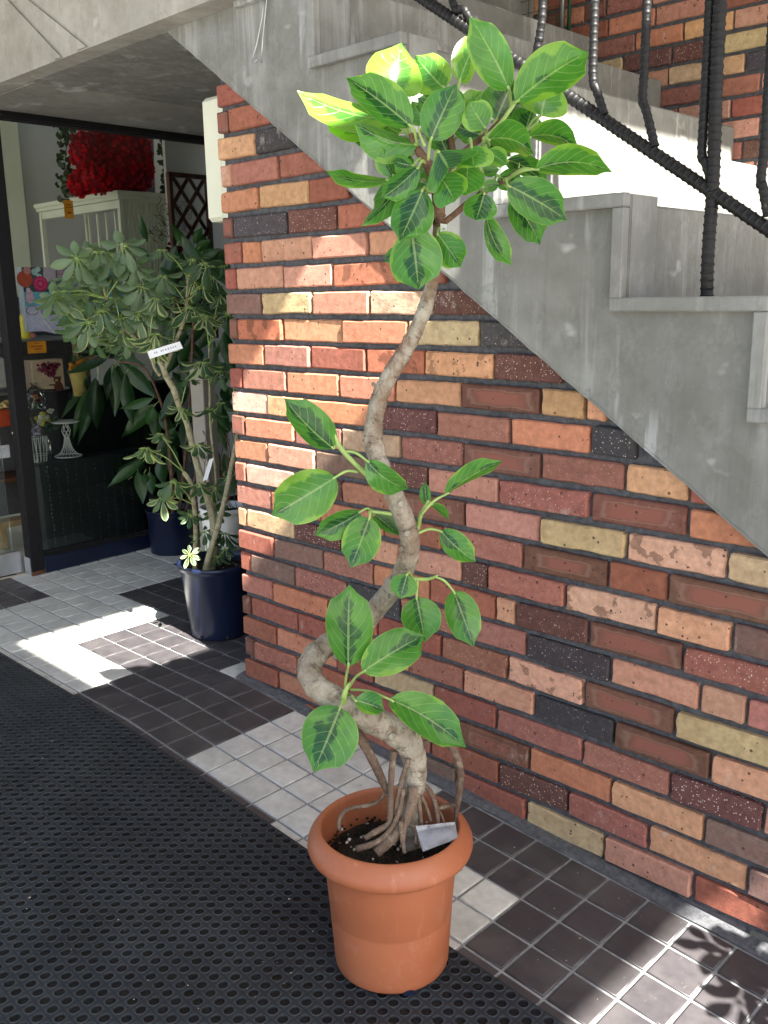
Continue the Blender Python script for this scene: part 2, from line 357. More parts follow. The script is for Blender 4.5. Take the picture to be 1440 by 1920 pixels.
M['vcol']=m_vcol("painted_surface"); M['vmatt']=m_vcol("matt_print",.75,.12,40,.2); M['wood']=simple("brown_wood",(.11,.045,.02),.55,.4,0,.4,18)
M['bamboo']=simple("pale_wood",(.38,.27,.14),.6,.3,0,.25,14)
M['floorin']=simple("shop_floor_lino",(.42,.38,.31),.35,.4,0,.1,5); M['street']=simple("street_paving",(.30,.29,.27),.9,.2,0,.2,3,.3)
M['greenwire']=simple("green_coated_wire",(.012,.06,.025),.4); M['steel']=simple("steel_tube",(.5,.52,.52),.3,.5,.9,.1,10)
t=NT("tea_bag"); o=t.obj(); n=t.noise(70,o,4,.7); u,v=t.uv(); a=t.attr("bcol"); t.base(t.mix(t.step(n,.35,.7),a.outputs["Color"],(.15,.155,.18)),.85,.2); t.bump(t.noise(45,o,4),.7,.004); M['bag']=t.m

# ---------------------------------------------------------------- bricks
# albedo, speckle, flash, stain, roughness, jitter
BR={'O':((.47,.21,.125),.25,0,0,.15),'R':((.29,.108,.075),.3,0,0,.15),'S':((.30,.13,.097),.75,0,0,.5),'P':((.50,.265,.19),.3,0,0,.15),
    'T':((.50,.285,.165),.25,0,0,.15),'Y':((.44,.33,.20),.0,0,0,.9),'B':((.060,.056,.062),.7,0,0,.35),'D':((.125,.058,.052),1.0,0,0,.35),
    'F':((.155,.075,.055),.12,1,0,.1),'G':((.18,.12,.10),.25,.2,0,.15),'K':((.050,.049,.054),.1,0,0,.1),'k':((.17,.165,.155),.1,0,0,.15),'W':((.58,.39,.31),.3,0,0,.3),  # k is K with partial sunlight put into its colour
    'p':((.53,.32,.23),.35,0,.55,.3),'t':((.50,.285,.165),.25,0,.45,.15),'r':((.38,.14,.085),.35,0,.55,.25),'w':((.55,.40,.27),.3,0,0,1.0),'M':((.37,.175,.13),.3,0,0,.3)}
def brick(mb, x0, x1, z0, z1, yf, kind, depth=.05, flip=1):
    c,spk,fl,stn,rg=BR[kind]
    if stn==0 and rnd.random()<.04: stn=.3
    k=rnd.uniform(.86,1.16)
    mb.cc=(min(.8,c[0]*k*rnd.uniform(.95,1.05)),min(.8,c[1]*k*rnd.uniform(.93,1.07)),min(.8,c[2]*k*rnd.uniform(.93,1.07)),rnd.random()); mb.cs=(spk*rnd.uniform(.7,1.2),fl,stn,rg)
    nx,nz=11,6; b=.0035; L=x1-x0; H=z1-z0
    us=[0,b/L]+[b/L+(1-2*b/L)*i/(nx-3) for i in range(1,nx-3)]+[1-b/L,1]; vs=[0,b/H]+[b/H+(1-2*b/H)*i/(nz-3) for i in range(1,nz-3)]+[1-b/H,1]
    seed=rnd.uniform(0,100); rag=.0012+.0035*rg+ (.0012 if kind in 'STOPptw' else 0); tw=rnd.uniform(-.004,.004); tz=rnd.uniform(-.003,.003)
    G=[]
    for j,v in enumerate(vs):
        row=[]
        for i,u in enumerate(us):
            x=x0+u*L; z=z0+v*H+tz*(u-.5)
            eu=i in(0,nx-1); ev=j in(0,nz-1)
            y=yf+tw*(u-.5)+(.0045 if (eu or ev) else 0)+(.0035 if (eu and ev) else 0)
            q=V((x*26+seed,z*26,seed)); nn=mnoise.noise(q)
            if not(eu or ev): y+=mnoise.noise(q*1.7)*(.0003+.0016*rg)
            if i<=1: x+=max(-.6,mnoise.noise(V((seed,z*60,3))))*rag*1.3
            if i>=nx-2: x-=max(-.6,mnoise.noise(V((seed+9,z*60,3))))*rag*1.3
            if j<=1: z+=abs(mnoise.noise(V((x*45,seed,5))))*rag*1.3
            if j>=nz-2: z-=abs(mnoise.noise(V((x*45,seed+7,5))))*rag*1.3
            if eu and ev: x+=(.004 if i==0 else -.004)*(.4+rg); z+=(.003 if j==0 else -.003)*(.4+rg)
            row.append(mb.vert((x,y,z),(u,v)))
        G.append(row)
    for j in range(nz-1):
        for i in range(nx-1): mb.face([G[j][i],G[j][i+1],G[j+1][i+1],G[j+1][i]],0,False)
    ring=[G[0][i] for i in range(nx)]+[G[j][nx-1] for j in range(1,nz)]+[G[nz-1][i] for i in range(nx-2,-1,-1)]+[G[j][0] for j in range(nz-2,0,-1)]
    f=[mb.vert(mb.v[q],mb.uv[q]) for q in ring]; bk=[mb.vert((mb.v[q][0],yf+depth,mb.v[q][2]),mb.uv[q]) for q in ring]; n=len(ring)
    for i in range(n): mb.face([f[i],bk[i],bk[(i+1)%n],f[(i+1)%n]],0,False)

CH=0.075; CZ=24.0675*CH
def zc(k): return CZ-k*CH                                  # underside of course k
STR_Y=-.02
pa=ony(313,60,STR_Y); pb=ony(1440,1045,STR_Y); SLOPE=(pb.z-pa.z)/(pb.x-pa.x)
def zs(x): return pa.z+SLOPE*(x-pa.x)                       # lower edge of the stair stringer
R1=lambda v:390+v/3.49
R2=lambda v:420+v/2.955
R3=lambda v:1040+v/3.555
R4=lambda v:1040+v/3.6
R5=lambda v:740+v/3.555
R6=lambda v:700+v/3.4275
# every course of the front wall, from the top: right-hand end of each brick as read off the photograph, and its kind
C={0:[(R1,260,'R')],1:[(R1,138,'F'),(R1,420,'R')],2:[(R1,313,'T'),(R1,580,'B')],3:[(R1,157,'P'),(R1,463,'M'),(R1,780,'R')],
 4:[(R1,332,'O'),(R1,663,'T'),(R1,930,'R')],5:[(R1,168,'F'),(R1,515,'B'),(R1,838,'D'),(R1,1160,'R')],
 6:[(R1,221,'R'),(R1,347,'O'),(R1,683,'T'),(R1,1045,'P'),(R1,1350,'T')],7:[(R1,190,'R'),(R1,494,'P'),(R1,818,'P'),(R1,1262,'r'),(R1,1560,'R')],
 8:[(R1,355,'G'),(R1,687,'Y'),(R1,1064,'P'),(R5,258,'w'),(R5,640,'D')],9:[(R1,197,'F'),(R1,493,'r'),(R1,881,'T'),(R1,1316,'O'),(R5,564,'Y'),(R5,900,'B')],
 10:[(R1,376,'O'),(R1,670,'M'),(R1,1036,'R'),(R5,201,'r'),(R5,664,'t'),(R5,1130,'D')],
 11:[(R2,105,'R'),(R2,350,'M'),(R2,641,'O'),(R2,948,'O'),(R5,448,'T'),(R5,974,'F'),(R5,1272,'T'),(R5,1420,'T')],
 12:[(R2,242,'W'),(R2,448,'T'),(R2,830,'O'),(R2,1180,'D'),(R5,768,'S'),(R5,1308,'O'),(R3,560,'B')],
 13:[(R2,118,'F'),(R2,392,'O'),(R2,655,'M'),(R5,42,'Y'),(R5,458,'S'),(R5,974,'F'),(R3,468,'S'),(R3,900,'T')],
 14:[(R2,247,'O'),(R2,509,'P'),(R2,805,'G'),(R5,218,'D'),(R5,697,'P'),(R5,1302,'S'),(R3,886,'F'),(R3,1420,'O')],
 15:[(R2,127,'R'),(R2,395,'W'),(R2,660,'D'),(R5,41,'S'),(R5,469,'F'),(R5,970,'P'),(R3,479,'Y'),(R3,1152,'p'),(R3,1620,'Y')],
 16:[(R2,264,'M'),(R2,542,'R'),(R2,888,'O'),(R5,319,'R'),(R5,855,'S'),(R3,354,'F'),(R3,755,'R'),(R3,1560,'F')],
 17:[(R2,126,'T'),(R2,391,'Y'),(R2,647,'D'),(R2,967,'P'),(R5,449,'P'),(R5,622,'D'),(R3,70,'S'),(R3,678,'p'),(R3,1181,'T'),(R3,1800,'G')],
 18:[(R2,279,'R'),(R2,546,'G'),(R2,828,'S'),(R6,358,'O'),(R6,787,'R'),(R6,914,'T'),(R3,224,'D'),(R3,852,'F'),(R3,1580,'S')],
 19:[(R2,154,'R'),(R2,398,'G'),(R2,682,'S'),(R2,982,'B'),(R6,556,'S'),(R6,980,'M'),(R3,368,'B'),(R3,966,'P'),(R3,1280,'P'),(R3,1700,'M')],
 20:[(R2,271,'M'),(R2,578,'O'),(R2,710,'R'),(R6,30,'R'),(R6,437,'R'),(R6,864,'S'),(R3,197,'p'),(R3,800,'F'),(R4,1580,'Y')],
 21:[(R2,151,'F'),(R2,412,'R'),(R2,700,'R'),(R6,232,'T'),(R6,581,'S'),(R6,1032,'P'),(R3,398,'B'),(R4,1052,'F'),(R4,1640,'P')],
 22:[(R2,292,'R'),(R2,627,'O'),(R2,830,'R'),(R6,388,'Y'),(R6,789,'R'),(R4,186,'S'),(R4,780,'S'),(R4,1412,'D'),(R4,1900,'P')],
 23:[(R2,172,'F'),(R2,408,'S'),(R2,690,'R'),(R6,172,'R'),(R6,546,'R'),(R6,1002,'F'),(R4,380,'O'),(R4,1010,'T'),(R4,1620,'G')],
 24:[(R2,300,'R'),(R2,640,'O'),(R6,130,'M'),(R6,374,'S'),(R6,808,'R'),(R4,90,'D'),(R4,632,'S'),(R4,1298,'T'),(R4,1800,'G')],
 25:[(R2,420,'B'),(R2,760,'R'),(R6,300,'R'),(R6,527,'G'),(R6,980,'R'),(R4,332,'Y'),(R4,932,'P'),(R4,1560,'R')],
 26:[(R6,900,'K'),(R4,95,'K'),(R4,275,'K'),(R4,674,'K'),(R4,1283,'k'),(R4,1800,'k')]}
def xat(px, z):                                            # x on the wall face seen at picture column px, at height z
    lo,hi=-.3,3.5
    for _ in range(40):
        m=(lo+hi)/2
        if pj(V((m,0,z)))[0]<px: lo=m
        else: hi=m
    return lo
def filler(mb, x, xe, z0, z1, yf):
    while x<xe:
        L=rnd.choice([.2,.2,.205,.21,.195,.1]); brick(mb,x+.004,x+L-.004,z0,z1,yf+rnd.uniform(-.004,.004),rnd.choice('ORSPTYBDFGRSOPT')); x+=L
wall=thing('brick_wall','multicoloured brick wall under the sloping concrete stair, beside the tall potted ficus','wall',(1.2,0.05,-.05))
mb=MB()
for k,row in C.items():
    z0=zc(k); z1=z0+CH-.0135
    x=.002
    if k==26: x=.9
    for n,(fn,px,kind) in enumerate(row):
        xe=xat(fn(px),(z0+z1)/2); g=.0042
        if x+g<xe-g-.012 and z0<zs(x)+.10:
            brick(mb,x+(g if n else 0),xe-g,z0+rnd.uniform(-.0012,.0012),z1+rnd.uniform(-.0012,.0012),(-.004 if k<26 else .004)+rnd.uniform(-.0035,.0035),kind)
        x=xe
    if k>=13: filler(mb,x,2.75,z0,z1,-.002)
mb.build('bricks',M['brick'],wall)
mb=MB(); xl=.012
mb.prism([(xl,-.3),(2.8,-.3),(2.8,zs(2.8)+.05),(xl,zs(xl)+.05)],.0115,.11)
mb.build('mortar',M['mortar'],wall)
mb=MB(); mb.box((.06,.79,.95),(.048,.672,1.05)); mb.build('return_wall',M['mortar'],wall)
# ground course: mortar fillet between tiles and wall
mb=MB()
P=[]
for i in range(29):
    x=-.02+i*.1; P.append((x,-.034-.003*math.sin(i*2.1),.002+.004*mnoise.noise(V((x*4,0,1)))))
for a,b in zip(P,P[1:]):
    def q(p,y,h): return (p[0],y,fh(p[0],y)+h)
    mb.quad(q(a,a[1],.001),q(b,b[1],.001),q(b,-.016,.006+b[2]),q(a,-.016,.006+a[2])); mb.quad(q(a,-.016,.006+a[2]),q(b,-.016,.006+b[2]),q(b,.012,.012),q(a,.012,.012))
mb.build('mortar_fillet',M['mortar'],wall)

rear=thing('brick_wall','multicoloured brick wall behind the stair railing, rising beside the far ends of the steps','wall',(.8,1.8,1.2))
mb=MB(); off=0
for k in range(26):
    z0=1.05+k*CH; filler(mb,-1.3+rnd.uniform(0,.12),2.7,z0,z0+CH-.0125,1.752)
mb.build('bricks',M['brick'],rear)
mb=MB(); mb.box((.7,1.83,2.0),(2.05,.067,.98)); mb.build('mortar',M['mortar'],rear)

# ---------------------------------------------------------------- concrete stair
stair=thing('concrete_staircase','grey concrete staircase climbing to the upper left over the brick wall, with raised step trim','staircase',(1.1,.8,.4))
RUN,RISE=.3045,.2055; X0,Z0=1.403,1.240
def xk(k): return X0+RUN*k            # riser between ledge k (right) and ledge k-1 (left)
def zk(k): return Z0-RISE*k           # height of the ledge to the right of riser k
KT,KB=-5,4
prof=[]
for k in range(KT,KB):
    prof+= [(xk(k),zk(k)),(xk(k+1),zk(k))]
xend=xk(KB)
edge=[]
for k in range(121):
    x=xend+(pa.x-xend)*k/120; edge.append((x,zs(x)+.0035*mnoise.noise(V((x*22,0,3)))+.0018*mnoise.noise(V((x*75,0,1))) if 0<k<120 else zs(x)))
poly=[(-.35,zk(KT)),]+prof+edge+[(-.35,pa.z+.001)]
mb=MB(); mb.prism(poly,STR_Y,.085); 
mb.build('stringer',M['conc'],stair,True)
mb=MB()
for (x,z),(x2,z2) in zip(edge,edge[1:]):
    w=.007+.004*mnoise.noise(V((x*30,2,1))); w2=.007+.004*mnoise.noise(V((x2*30,2,1)))
    mb.quad((x,STR_Y-.0012,z+w),(x,STR_Y+.006,z-.0008),(x2,STR_Y+.006,z2-.0008),(x2,STR_Y-.0012,z2+w2))
mb.build('worn_edge',M['concl'],stair)
# raised trim following the steps
mb=MB(); w=.028
for k in range(KT,KB):
    xa,xb=xk(k),xk(k+1); z=zk(k)
    mb.box(((xa+xb)/2-.0-w/2,(STR_Y-.011),z-w/2+.002),((xb-xa)/2+w/2-.0,.0125,w/2),0,None,.003)
    if k<KB-1: mb.box((xb-w/2,STR_Y-.0115,(z+zk(k+1))/2-w/2+.001),(w/2-.0005,.0120,RISE/2-w/2),0,None,.002)
mb.build('trim_band',M['conct'],stair)
mb=MB()
for k in range(KT,KB):
    x=xk(k)-.006; z=zk(k-1)-.016
    mb.box((x-.17,.92,z-.12),(.17,.832,.12),0,None,.006)
mb.build('steps',M['conc'],stair)
for k in range(KT,KB-1):
    z=zk(k); mb=MB(); mb.box((xk(k+1)+.0015,.033,(z+zk(k+1))/2),(.002,.050,RISE/2-.001),0); mb.build('riser_end',M['conct'],stair)

land=thing('concrete_landing','pale concrete landing slab with diagonal ridges, jutting out above the shop doorway','landing',(-1.2,.5,2.04))
ZL=pa.z+.002
mb=MB(); mb.prism([(-3.2,ZL),(.245,ZL),(.262,ZL+.06),(.262,2.75),(-3.2,2.75)],-.1,-.022)
mb.build('fascia',M['concl'],land,True)
mb=MB()
def yfa(p): q=ony(p[0],p[1],-.1); return (q.x,q.z)
for a,b,c,d in (((6,0),(17,0),(118,108),(106,112)),((44,0),(56,0),(165,88),(148,95))):
    A=[yfa(p) for p in (a,b,c,d)]; mb.prism(A,-.108,-.099)
mb.build('ridge',M['concl'],land,True)
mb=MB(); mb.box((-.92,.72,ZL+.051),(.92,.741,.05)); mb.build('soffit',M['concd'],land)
mb=MB(); mb.box((-1.40,.72,ZL+.001),(.292,.733,.004)); mb.build('soffit_lit_strip',M['conclit'],land)  # paler colour stands in for light falling on this end of the soffit
mb=MB(); mb.tube([ony(*p,-.03) for p in ((497,-20),(492,30),(481,85),(472,112),(476,118),(482,112))],.0016,6); mb.tube([ony(*p,-.03) for p in ((503,-20),(500,0),(493,70),(490,118))],.0016,6)
tag(mb.build('wire',M['steel']),'bent grey wires hanging against the concrete stair side above the wall','wire')

# ---------------------------------------------------------------- reinforcing-bar railing
RY=.03
def bar(mb, pts, r, step=.0019, seg=10):
    """ribbed bar along a polyline"""
    P=[V(p) for p in pts]; out=[]; rr=[]; d=0
    for a,b in zip(P,P[1:]):
        L=(b-a).length; n=max(2,int(L/step))
        for i in range(n+(1 if b is P[-1] else 0)):
            p=a.lerp(b,i/n); out.append(p); ph=(d+L*i/n)%.0150
            rr.append(r*(.97 if ph>.0040 else 1.10))
        d+=L
    mb.tube(out,rr,seg)
    for s in(-1,1):
        pass
def smooth(pts, n=6):
    P=[V(p) for p in pts]; o=[]
    for i in range(len(P)-1):
        p0=P[max(i-1,0)];p1=P[i];p2=P[i+1];p3=P[min(i+2,len(P)-1)]
        for k in range(n):
            t=k/n; o.append(.5*((2*p1)+(p2-p0)*t+(2*p0-5*p1+4*p2-p3)*t*t+(3*p1-p0-3*p2+p3)*t**3))
    o.append(P[-1]); return o
rail=thing('stair_railing','black ribbed steel bar railing with bent uprights along the concrete steps','railing',(1.5,RY,1.24))
ry=lambda px,py:ony(px,py,RY)
ra=ry(790,-4); rb=ry(1440,430); dr=(rb-ra).normalized()
mb=MB(); bar(mb,[ra-dr*1.2,rb+dr*.8],.0126); mb.build('bottom_rail',M['rebar'],rail)
mb=MB(); off=V((0,0,.95)); bar(mb,[ra-dr*1.2+off,rb+dr*.8+off],.0135); mb.build('hand_rail',M['rebar'],rail)
pt=[ry(1325,556),ry(1328,470),ry(1337,340),ry(1343,150),ry(1350,0)]
top=pt[-1]; 
mb=MB(); bar(mb,smooth(pt+[top+V((-.003,0,.6))],5),.0128); mb.build('post',M['rebar'],rail)
def railz(x): return ra.z+(rb.z-ra.z)*(x-ra.x)/(rb.x-ra.x)
for foot,knee,up in (((1228,275),(1205,180),(1214,0)),((1133,215),(1112,148),(1115,0)),((1336,345),(1316,285),(1331,0)),((1003,118),(1014,62),(1016,0)),((1440,405),(1427,330),(1445,120)),((888,48),(872,20),(858,-25))):
    f=ry(*foot); k=ry(*knee); u=ry(*up); mb=MB()
    if foot[0]==1003: k=ry(1013,60)
    d=(u-k)/max(.02,(u-k).length)
    bar(mb,smooth([f,f.lerp(k,.7),k,k+d*.12,V((k.x-.004,RY,railz(k.x)+.94))],7),.0091)
    mb.build('baluster',M['rebar'],rail)
for i in range(2):
    x=ry(1440,405).x+.13*(i+1); z=railz(x); mb=MB(); bar(mb,smooth([(x,RY,z),(x-.02,RY,z+.06),(x-.03,RY,z+.15),(x-.03,RY,z+.94)],6),.0091); mb.build('baluster',M['rebar'],rail)
# green wire fence on the upper step, by the rear wall
fen=thing('wire_fence','green plastic coated wire mesh fence with steel posts, standing on an upper step','fence',(.05,1.6,2.25))
fy=1.66
xs0,xs1=ony(955,0,fy).x,ony(1068,0,fy).x; zb=ony(1060,50,fy).z-.04
mb=MB()
for i in range(13):
    x=xs0-.3+(xs1-xs0+.3)*i/12; mb.tube([(x,fy,zb),(x,fy,zb+.75)],.0014,5)
for i in range(16): mb.tube([(xs0-.3,fy,zb+.03+i*.048),(xs1,fy,zb+.03+i*.048)],.0014,5)
mb.build('wire_mesh',M['greenwire'],fen)
for x in (xs1,xs0-.3): mb=MB(); mb.tube([(x,fy,zb-.02),(x,fy,zb+.8)],.0075,8); mb.build('post',M['greenwire'],fen)
mb=MB(); x=ony(968,0,fy).x; mb.tube([(x,fy,zb-.02),(x,fy,zb+.8)],.009,10); mb.build('post',M['steel'],fen)
mb=MB(); x=ony(1060,0,fy).x; mb.tube([(x,fy-.02,zb-.02),(x,fy-.02,zb+.8)],.009,10); mb.build('post',M['steel'],fen)

# ---------------------------------------------------------------- unseen slab added to shade the place, slotted to let sun patches through
HR=3.35
rx=lambda z0,x0:x0+(HR-z0)/1.04
xA=rx(.0,-.31)+.087; xB=rx(.0,-.90); xC=rx(-.1,1.62)
ys0=-.40-.2*(HR/1.04)
blocko=thing('sun_slot_blocker','added unseen slab over the pavement, shaped to block the sun except through a slot','sun blocker',(2,-.5,HR))
mb=MB(); T_=.09; y0,y1=-2.45,2.0
for (a,b,c,d) in ((-4,xB,y0,y1),(xA,xC,y0,y1),(xB-.001,xA+.001,y0,ys0),(xB-.001,xA+.001,1.42,y1)):
    mb.box(((a+b)/2,(c+d)/2,HR+T_/2),((b-a)/2,(d-c)/2,T_/2))
mb.build('blocker_slab',M['concl'],blocko)

# ---------------------------------------------------------------- pavement
TP=.10291; TX0=1.12217; TY0=.03675
mb=MB(); 
def sheet(mb,x0,x1,y0,y1,h,nx=1,ny=1):
    for i in range(nx):
        for j in range(ny):
            a,b=x0+(x1-x0)*i/nx,x0+(x1-x0)*(i+1)/nx; c,d=y0+(y1-y0)*j/ny,y0+(y1-y0)*(j+1)/ny
            mb.quad((a,c,fh(a,c)+h),(b,c,fh(b,c)+h),(b,d,fh(b,d)+h),(a,d,fh(a,d)+h))
sheet(mb,-60,0,-60,60,-.012); sheet(mb,0,60,-60,60,-.012); structure(mb.build('ground',M['street']))
mb=MB(); sheet(mb,-2.3,0,-.62,1.4,-.003); sheet(mb,0,2.85,-.62,1.4,-.003); structure(mb.build('pavement_bed',M['grout']))
def dark(i,j):
    if i<-24: return j>=0
    if j>=4: return (-14<=i<=-5) or i>=2
    if j in(2,3): return (-14<=i<=-9) or i>=2
    if j in(0,1): return (-18<=i<=-9) or i>=-2
    if j==-1: return -18<=i<=-13
    if j==-2: return i>=-18
    if j in(-3,-4,-5,-6): return i>=-22
    return i>=-26
mb=MB()
for i in range(-32,17):
    for j in range(-14,5):
        xa=TX0+i*TP; ya=-TY0-(j+1)*TP; yb_=ya+TP
        if j==-1 and xa>-.06: continue
        if j<-1 and xa>-.02: continue
        if yb_>1.35: continue
        g=.0042
        dk=dark(i,j)
        c=(.050,.046,.051) if dk else (.50,.51,.485); k=rnd.uniform(.9,1.1)
        mb.cc=(c[0]*k,c[1]*k,c[2]*k,1); t=rnd.uniform(-.0006,.0006)
        if j==4: ya-=.0
        A=[(xa+g,ya+g),(xa+TP-g,ya+g),(xa+TP-g,yb_-g),(xa+g,yb_-g)]; e=.0022
        B=[(xa+g+e,ya+g+e),(xa+TP-g-e,ya+g+e),(xa+TP-g-e,yb_-g-e),(xa+g+e,yb_-g-e)]
        a=[mb.vert((x,y,fh(x,y)-.004)) for x,y in A]; m_=[mb.vert((x,y,fh(x,y)+.0002)) for x,y in A]; b=[mb.vert((x,y,fh(x,y)+.0016+t)) for x,y in B]
        mb.face(b,0)
        for q in range(4):
            mb.face([a[q],a[(q+1)%4],m_[(q+1)%4],m_[q]],0); mb.face([m_[q],m_[(q+1)%4],b[(q+1)%4],b[q]],0,True)
# narrow cut strip along the wall
for i in range(-11,17):
    xa=TX0+i*TP; c=(.040,.037,.041) if i>=-9 else (.40,.42,.41); mb.cc=(*c,1)
    ya,yb_=-TY0+.004,-.0205
    b=[mb.vert((x,y,fh(x,y)+.0012)) for x,y in((xa+.004,ya),(xa+TP-.004,ya),(xa+TP-.004,yb_),(xa+.004,yb_))]; mb.face(b,0)
structure(mb.build('pavement_tiles',M['tile']))

# rubber mat with rows of round hollows, real geometry
mat_=MB(); hc=onf(300+65/4.5,1660+940/4.5); PT=.02972; MH=.009
YM=-.474; XR=2.9; XL=-2.6; YB=-2.15
nseg=12
ci=[(math.cos(2*math.pi*(k+.5)/nseg),math.sin(2*math.pi*(k+.5)/nseg)) for k in range(nseg)]
sq=[]
for a,b in ci:
    m_=max(abs(a),abs(b)); sq.append((a/m_*PT/2,b/m_*PT/2))
i0=int((-1.45-hc.x)/PT)-1; i1=int((1.75-hc.x)/PT); j0=int((-1.75-hc.y)/PT); j1=int((YM-PT/2-.004-hc.y)/PT)
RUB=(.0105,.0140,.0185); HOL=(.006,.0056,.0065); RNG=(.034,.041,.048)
for i in range(i0,i1+1):
    for j in range(j0,j1+1):
        cx,cy=hc.x+i*PT,hc.y+j*PT
        if pj(V((cx,cy,fh(cx,cy))))[0]<-700:
            mat_.cc=(*RUB,1); sheet(mat_,cx-PT/2,cx+PT/2,cy-PT/2,cy+PT/2,MH); continue
        dirt=max(0,mnoise.noise(V((cx*3,cy*3,2))))*.5+rnd.random()*.12
        rows=[]
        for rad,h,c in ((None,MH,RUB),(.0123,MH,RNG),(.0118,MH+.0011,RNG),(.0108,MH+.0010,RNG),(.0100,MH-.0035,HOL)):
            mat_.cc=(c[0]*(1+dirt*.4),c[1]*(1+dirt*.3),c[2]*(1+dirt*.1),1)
            rows.append([mat_.vert((cx+(sq[k][0] if rad is None else ci[k][0]*rad),cy+(sq[k][1] if rad is None else ci[k][1]*rad),0)) for k in range(nseg)])
            for q in rows[-1]:
                x,y,_=mat_.v[q]; mat_.v[q]=(x,y,fh(x,y)+h)
        for a,b in zip(rows,rows[1:]):
            for k in range(nseg): mat_.face([a[k],a[(k+1)%nseg],b[(k+1)%nseg],b[k]],0)
        mat_.face(rows[-1],0)
xm0,xm1=hc.x+(i0-.5)*PT,hc.x+(i1+.5)*PT; ym0,ym1=hc.y+(j0-.5)*PT,hc.y+(j1+.5)*PT
mat_.cc=(*RUB,1)
sheet(mat_,xm0,xm1,ym1,YM,MH); sheet(mat_,XL,0,YB,ym0,MH); sheet(mat_,0,XR,YB,ym0,MH); sheet(mat_,xm1,XR,ym0,YM,MH,4,4); sheet(mat_,XL,xm0,ym0,YM,MH,4,4)
for a,b in (((XL,YM),(XR,YM)),):
    mat_.quad((a[0],a[1],fh(*a)-.002),(b[0],b[1],fh(*b)-.002),(b[0],b[1],fh(*b)+MH),(a[0],a[1],fh(*a)+MH))
tag(mat_.build('rubber_mat',M['rubber']),'black rubber entrance mat with rows of round hollows, lying along the tiled strip','mat')

# ---------------------------------------------------------------- shop front (plane x = XF, running back from the pavement)
XF=-1.69
front=thing('shop_front','black metal framed glass shop front with a low plinth, left of the brick wall','shop front',(XF,.5,.09))
def gx(px,py,x=XF): return onx(px,py,x)
pb0=onf(60,1080); 
mb=MB(); px0=-.078; mb.box((XF-.032,.073,1.02),(.032,.032,1.0),0,None,.003); mb.build('post',M['black'],front)
mb=MB(); mb.box((XF-.036,.0395,.045),(.028,.0025,.042),0,None,.001); mb.build('post_shoe',M['alu'],front)
mb=MB(); mb.box((XF-.031,.0735,.012),(.0335,.0335,.010),0,None,.002); mb.build('rusty_foot',M['rust'],front)
mb=MB(); mb.box((XF-.02,.755,ZL-.018),(.03,.65,.017),0,None,.002); mb.box((XF+.014,.755,ZL-.024),(.006,.65,.005)); mb.box((XF-.02,-.98,ZL-.018),(.03,1.02,.017),0,None,.002); mb.build('header',M['black'],front)
mb=MB(); mb.box((XF-.02,.755,.040),(.022,.65,.043),0,None,.002); mb.build('plinth',M['blackp'],front)
mb=MB(); mb.box((XF-.016,.755,.090),(.026,.65,.006),0,None,.002); mb.box((XF-.02,.755,.101),(.012,.65,.006)); mb.build('bottom_rail',M['black'],front)
mb=MB(); mb.box((XF-.02,.755,1.065),(.003,.65,.955)); mb.build('glass_pane',M['glass'],front)
mb=MB(); q=gx(24,812,XF-.03); q=ony(23,812,.04); mb.ball((q.x,.0405,q.z),.006,8,0,(1,.4,1)); mb.build('screw',M['alu'],front)
door=thing('glass_door','sliding glass shop door with a brushed metal kick plate, left of the black post','door',(XF-.10,-.46,.0))
mb=MB(); mb.box((XF-.10,-.44,.060),(.014,.482,.052),0,None,.002); mb.build('kick_plate',M['alu'],door)
mb=MB(); mb.box((XF-.10,-.46,1.06),(.003,.46,.94)); mb.build('glass_pane',M['glass'],door)
mb=MB(); mb.box((XF-.10,-.46,.003),(.018,.46,.005)); mb.build('floor_track',M['black'],door)

room=thing('shop_wall','pale plastered wall of the flower shop behind the window display','wall',(-3.3,.3,.0))
mb=MB(); mb.box((-3.4,.2,1.2),(.04,2.4,1.25)); mb.build('back_wall',M['plaster'],room)
mb=MB(); q=onx(0,300,-3.30); q2=onx(40,300,-3.30); mb.box((-3.33,(q.y+q2.y)/2-.02,1.2),(.03,abs(q2.y-q.y)/2+.02,1.2),0,None,.004); mb.build('pilaster',M['cream'],room)
mb=MB(); mb.box((-2.52,1.95,1.2),(.86,.04,1.25)); mb.build('side_wall',M['plaster'],room)
mb=MB(); mb.box((-.83,1.46,1.0),(.85,.04,1.1)); mb.build('recess_wall',M['blackp'],room)
mb=MB(); mb.box((-2.3,.2,2.44),(.86,1.6,.04)); mb.build('ceiling',M['plaster'],room)
mb=MB(); mb.prism([(-3.36,-2.1),(-1.76,-2.1),(-1.76,1.91),(-3.36,1.91)],-.06,.004,0,'z'); structure(mb.build('shop_floor',M['floorin']))
# curved display platform
mb=MB(); pl=[(XF-.045,1.5),(-2.95,1.5),(-2.95,-.30)]
for k in range(11):
    a=math.radians(-90+90*k/10); pl.append((XF-.17-.50+.50*math.cos(a),.10+.40*math.sin(a)))
pl.append((XF-.045,.13)); mb.prism(pl,.005,.062,0,'z'); tag(mb.build('display_platform',M['cream'],None,True),'low cream display platform with a rounded front corner behind the shop glass','platform')

wb=thing('white_board','plain white board standing upright behind the shop glass, above the wooden trellis','board',(-1.870,1.2,.1))
mb=MB(); qa=onx(308,300,-1.890); mb.box((-1.890,qa.y+.35,1.1),(.012,.35,.95),0,None,.002); mb.build('panel',M['plaster'],wb)

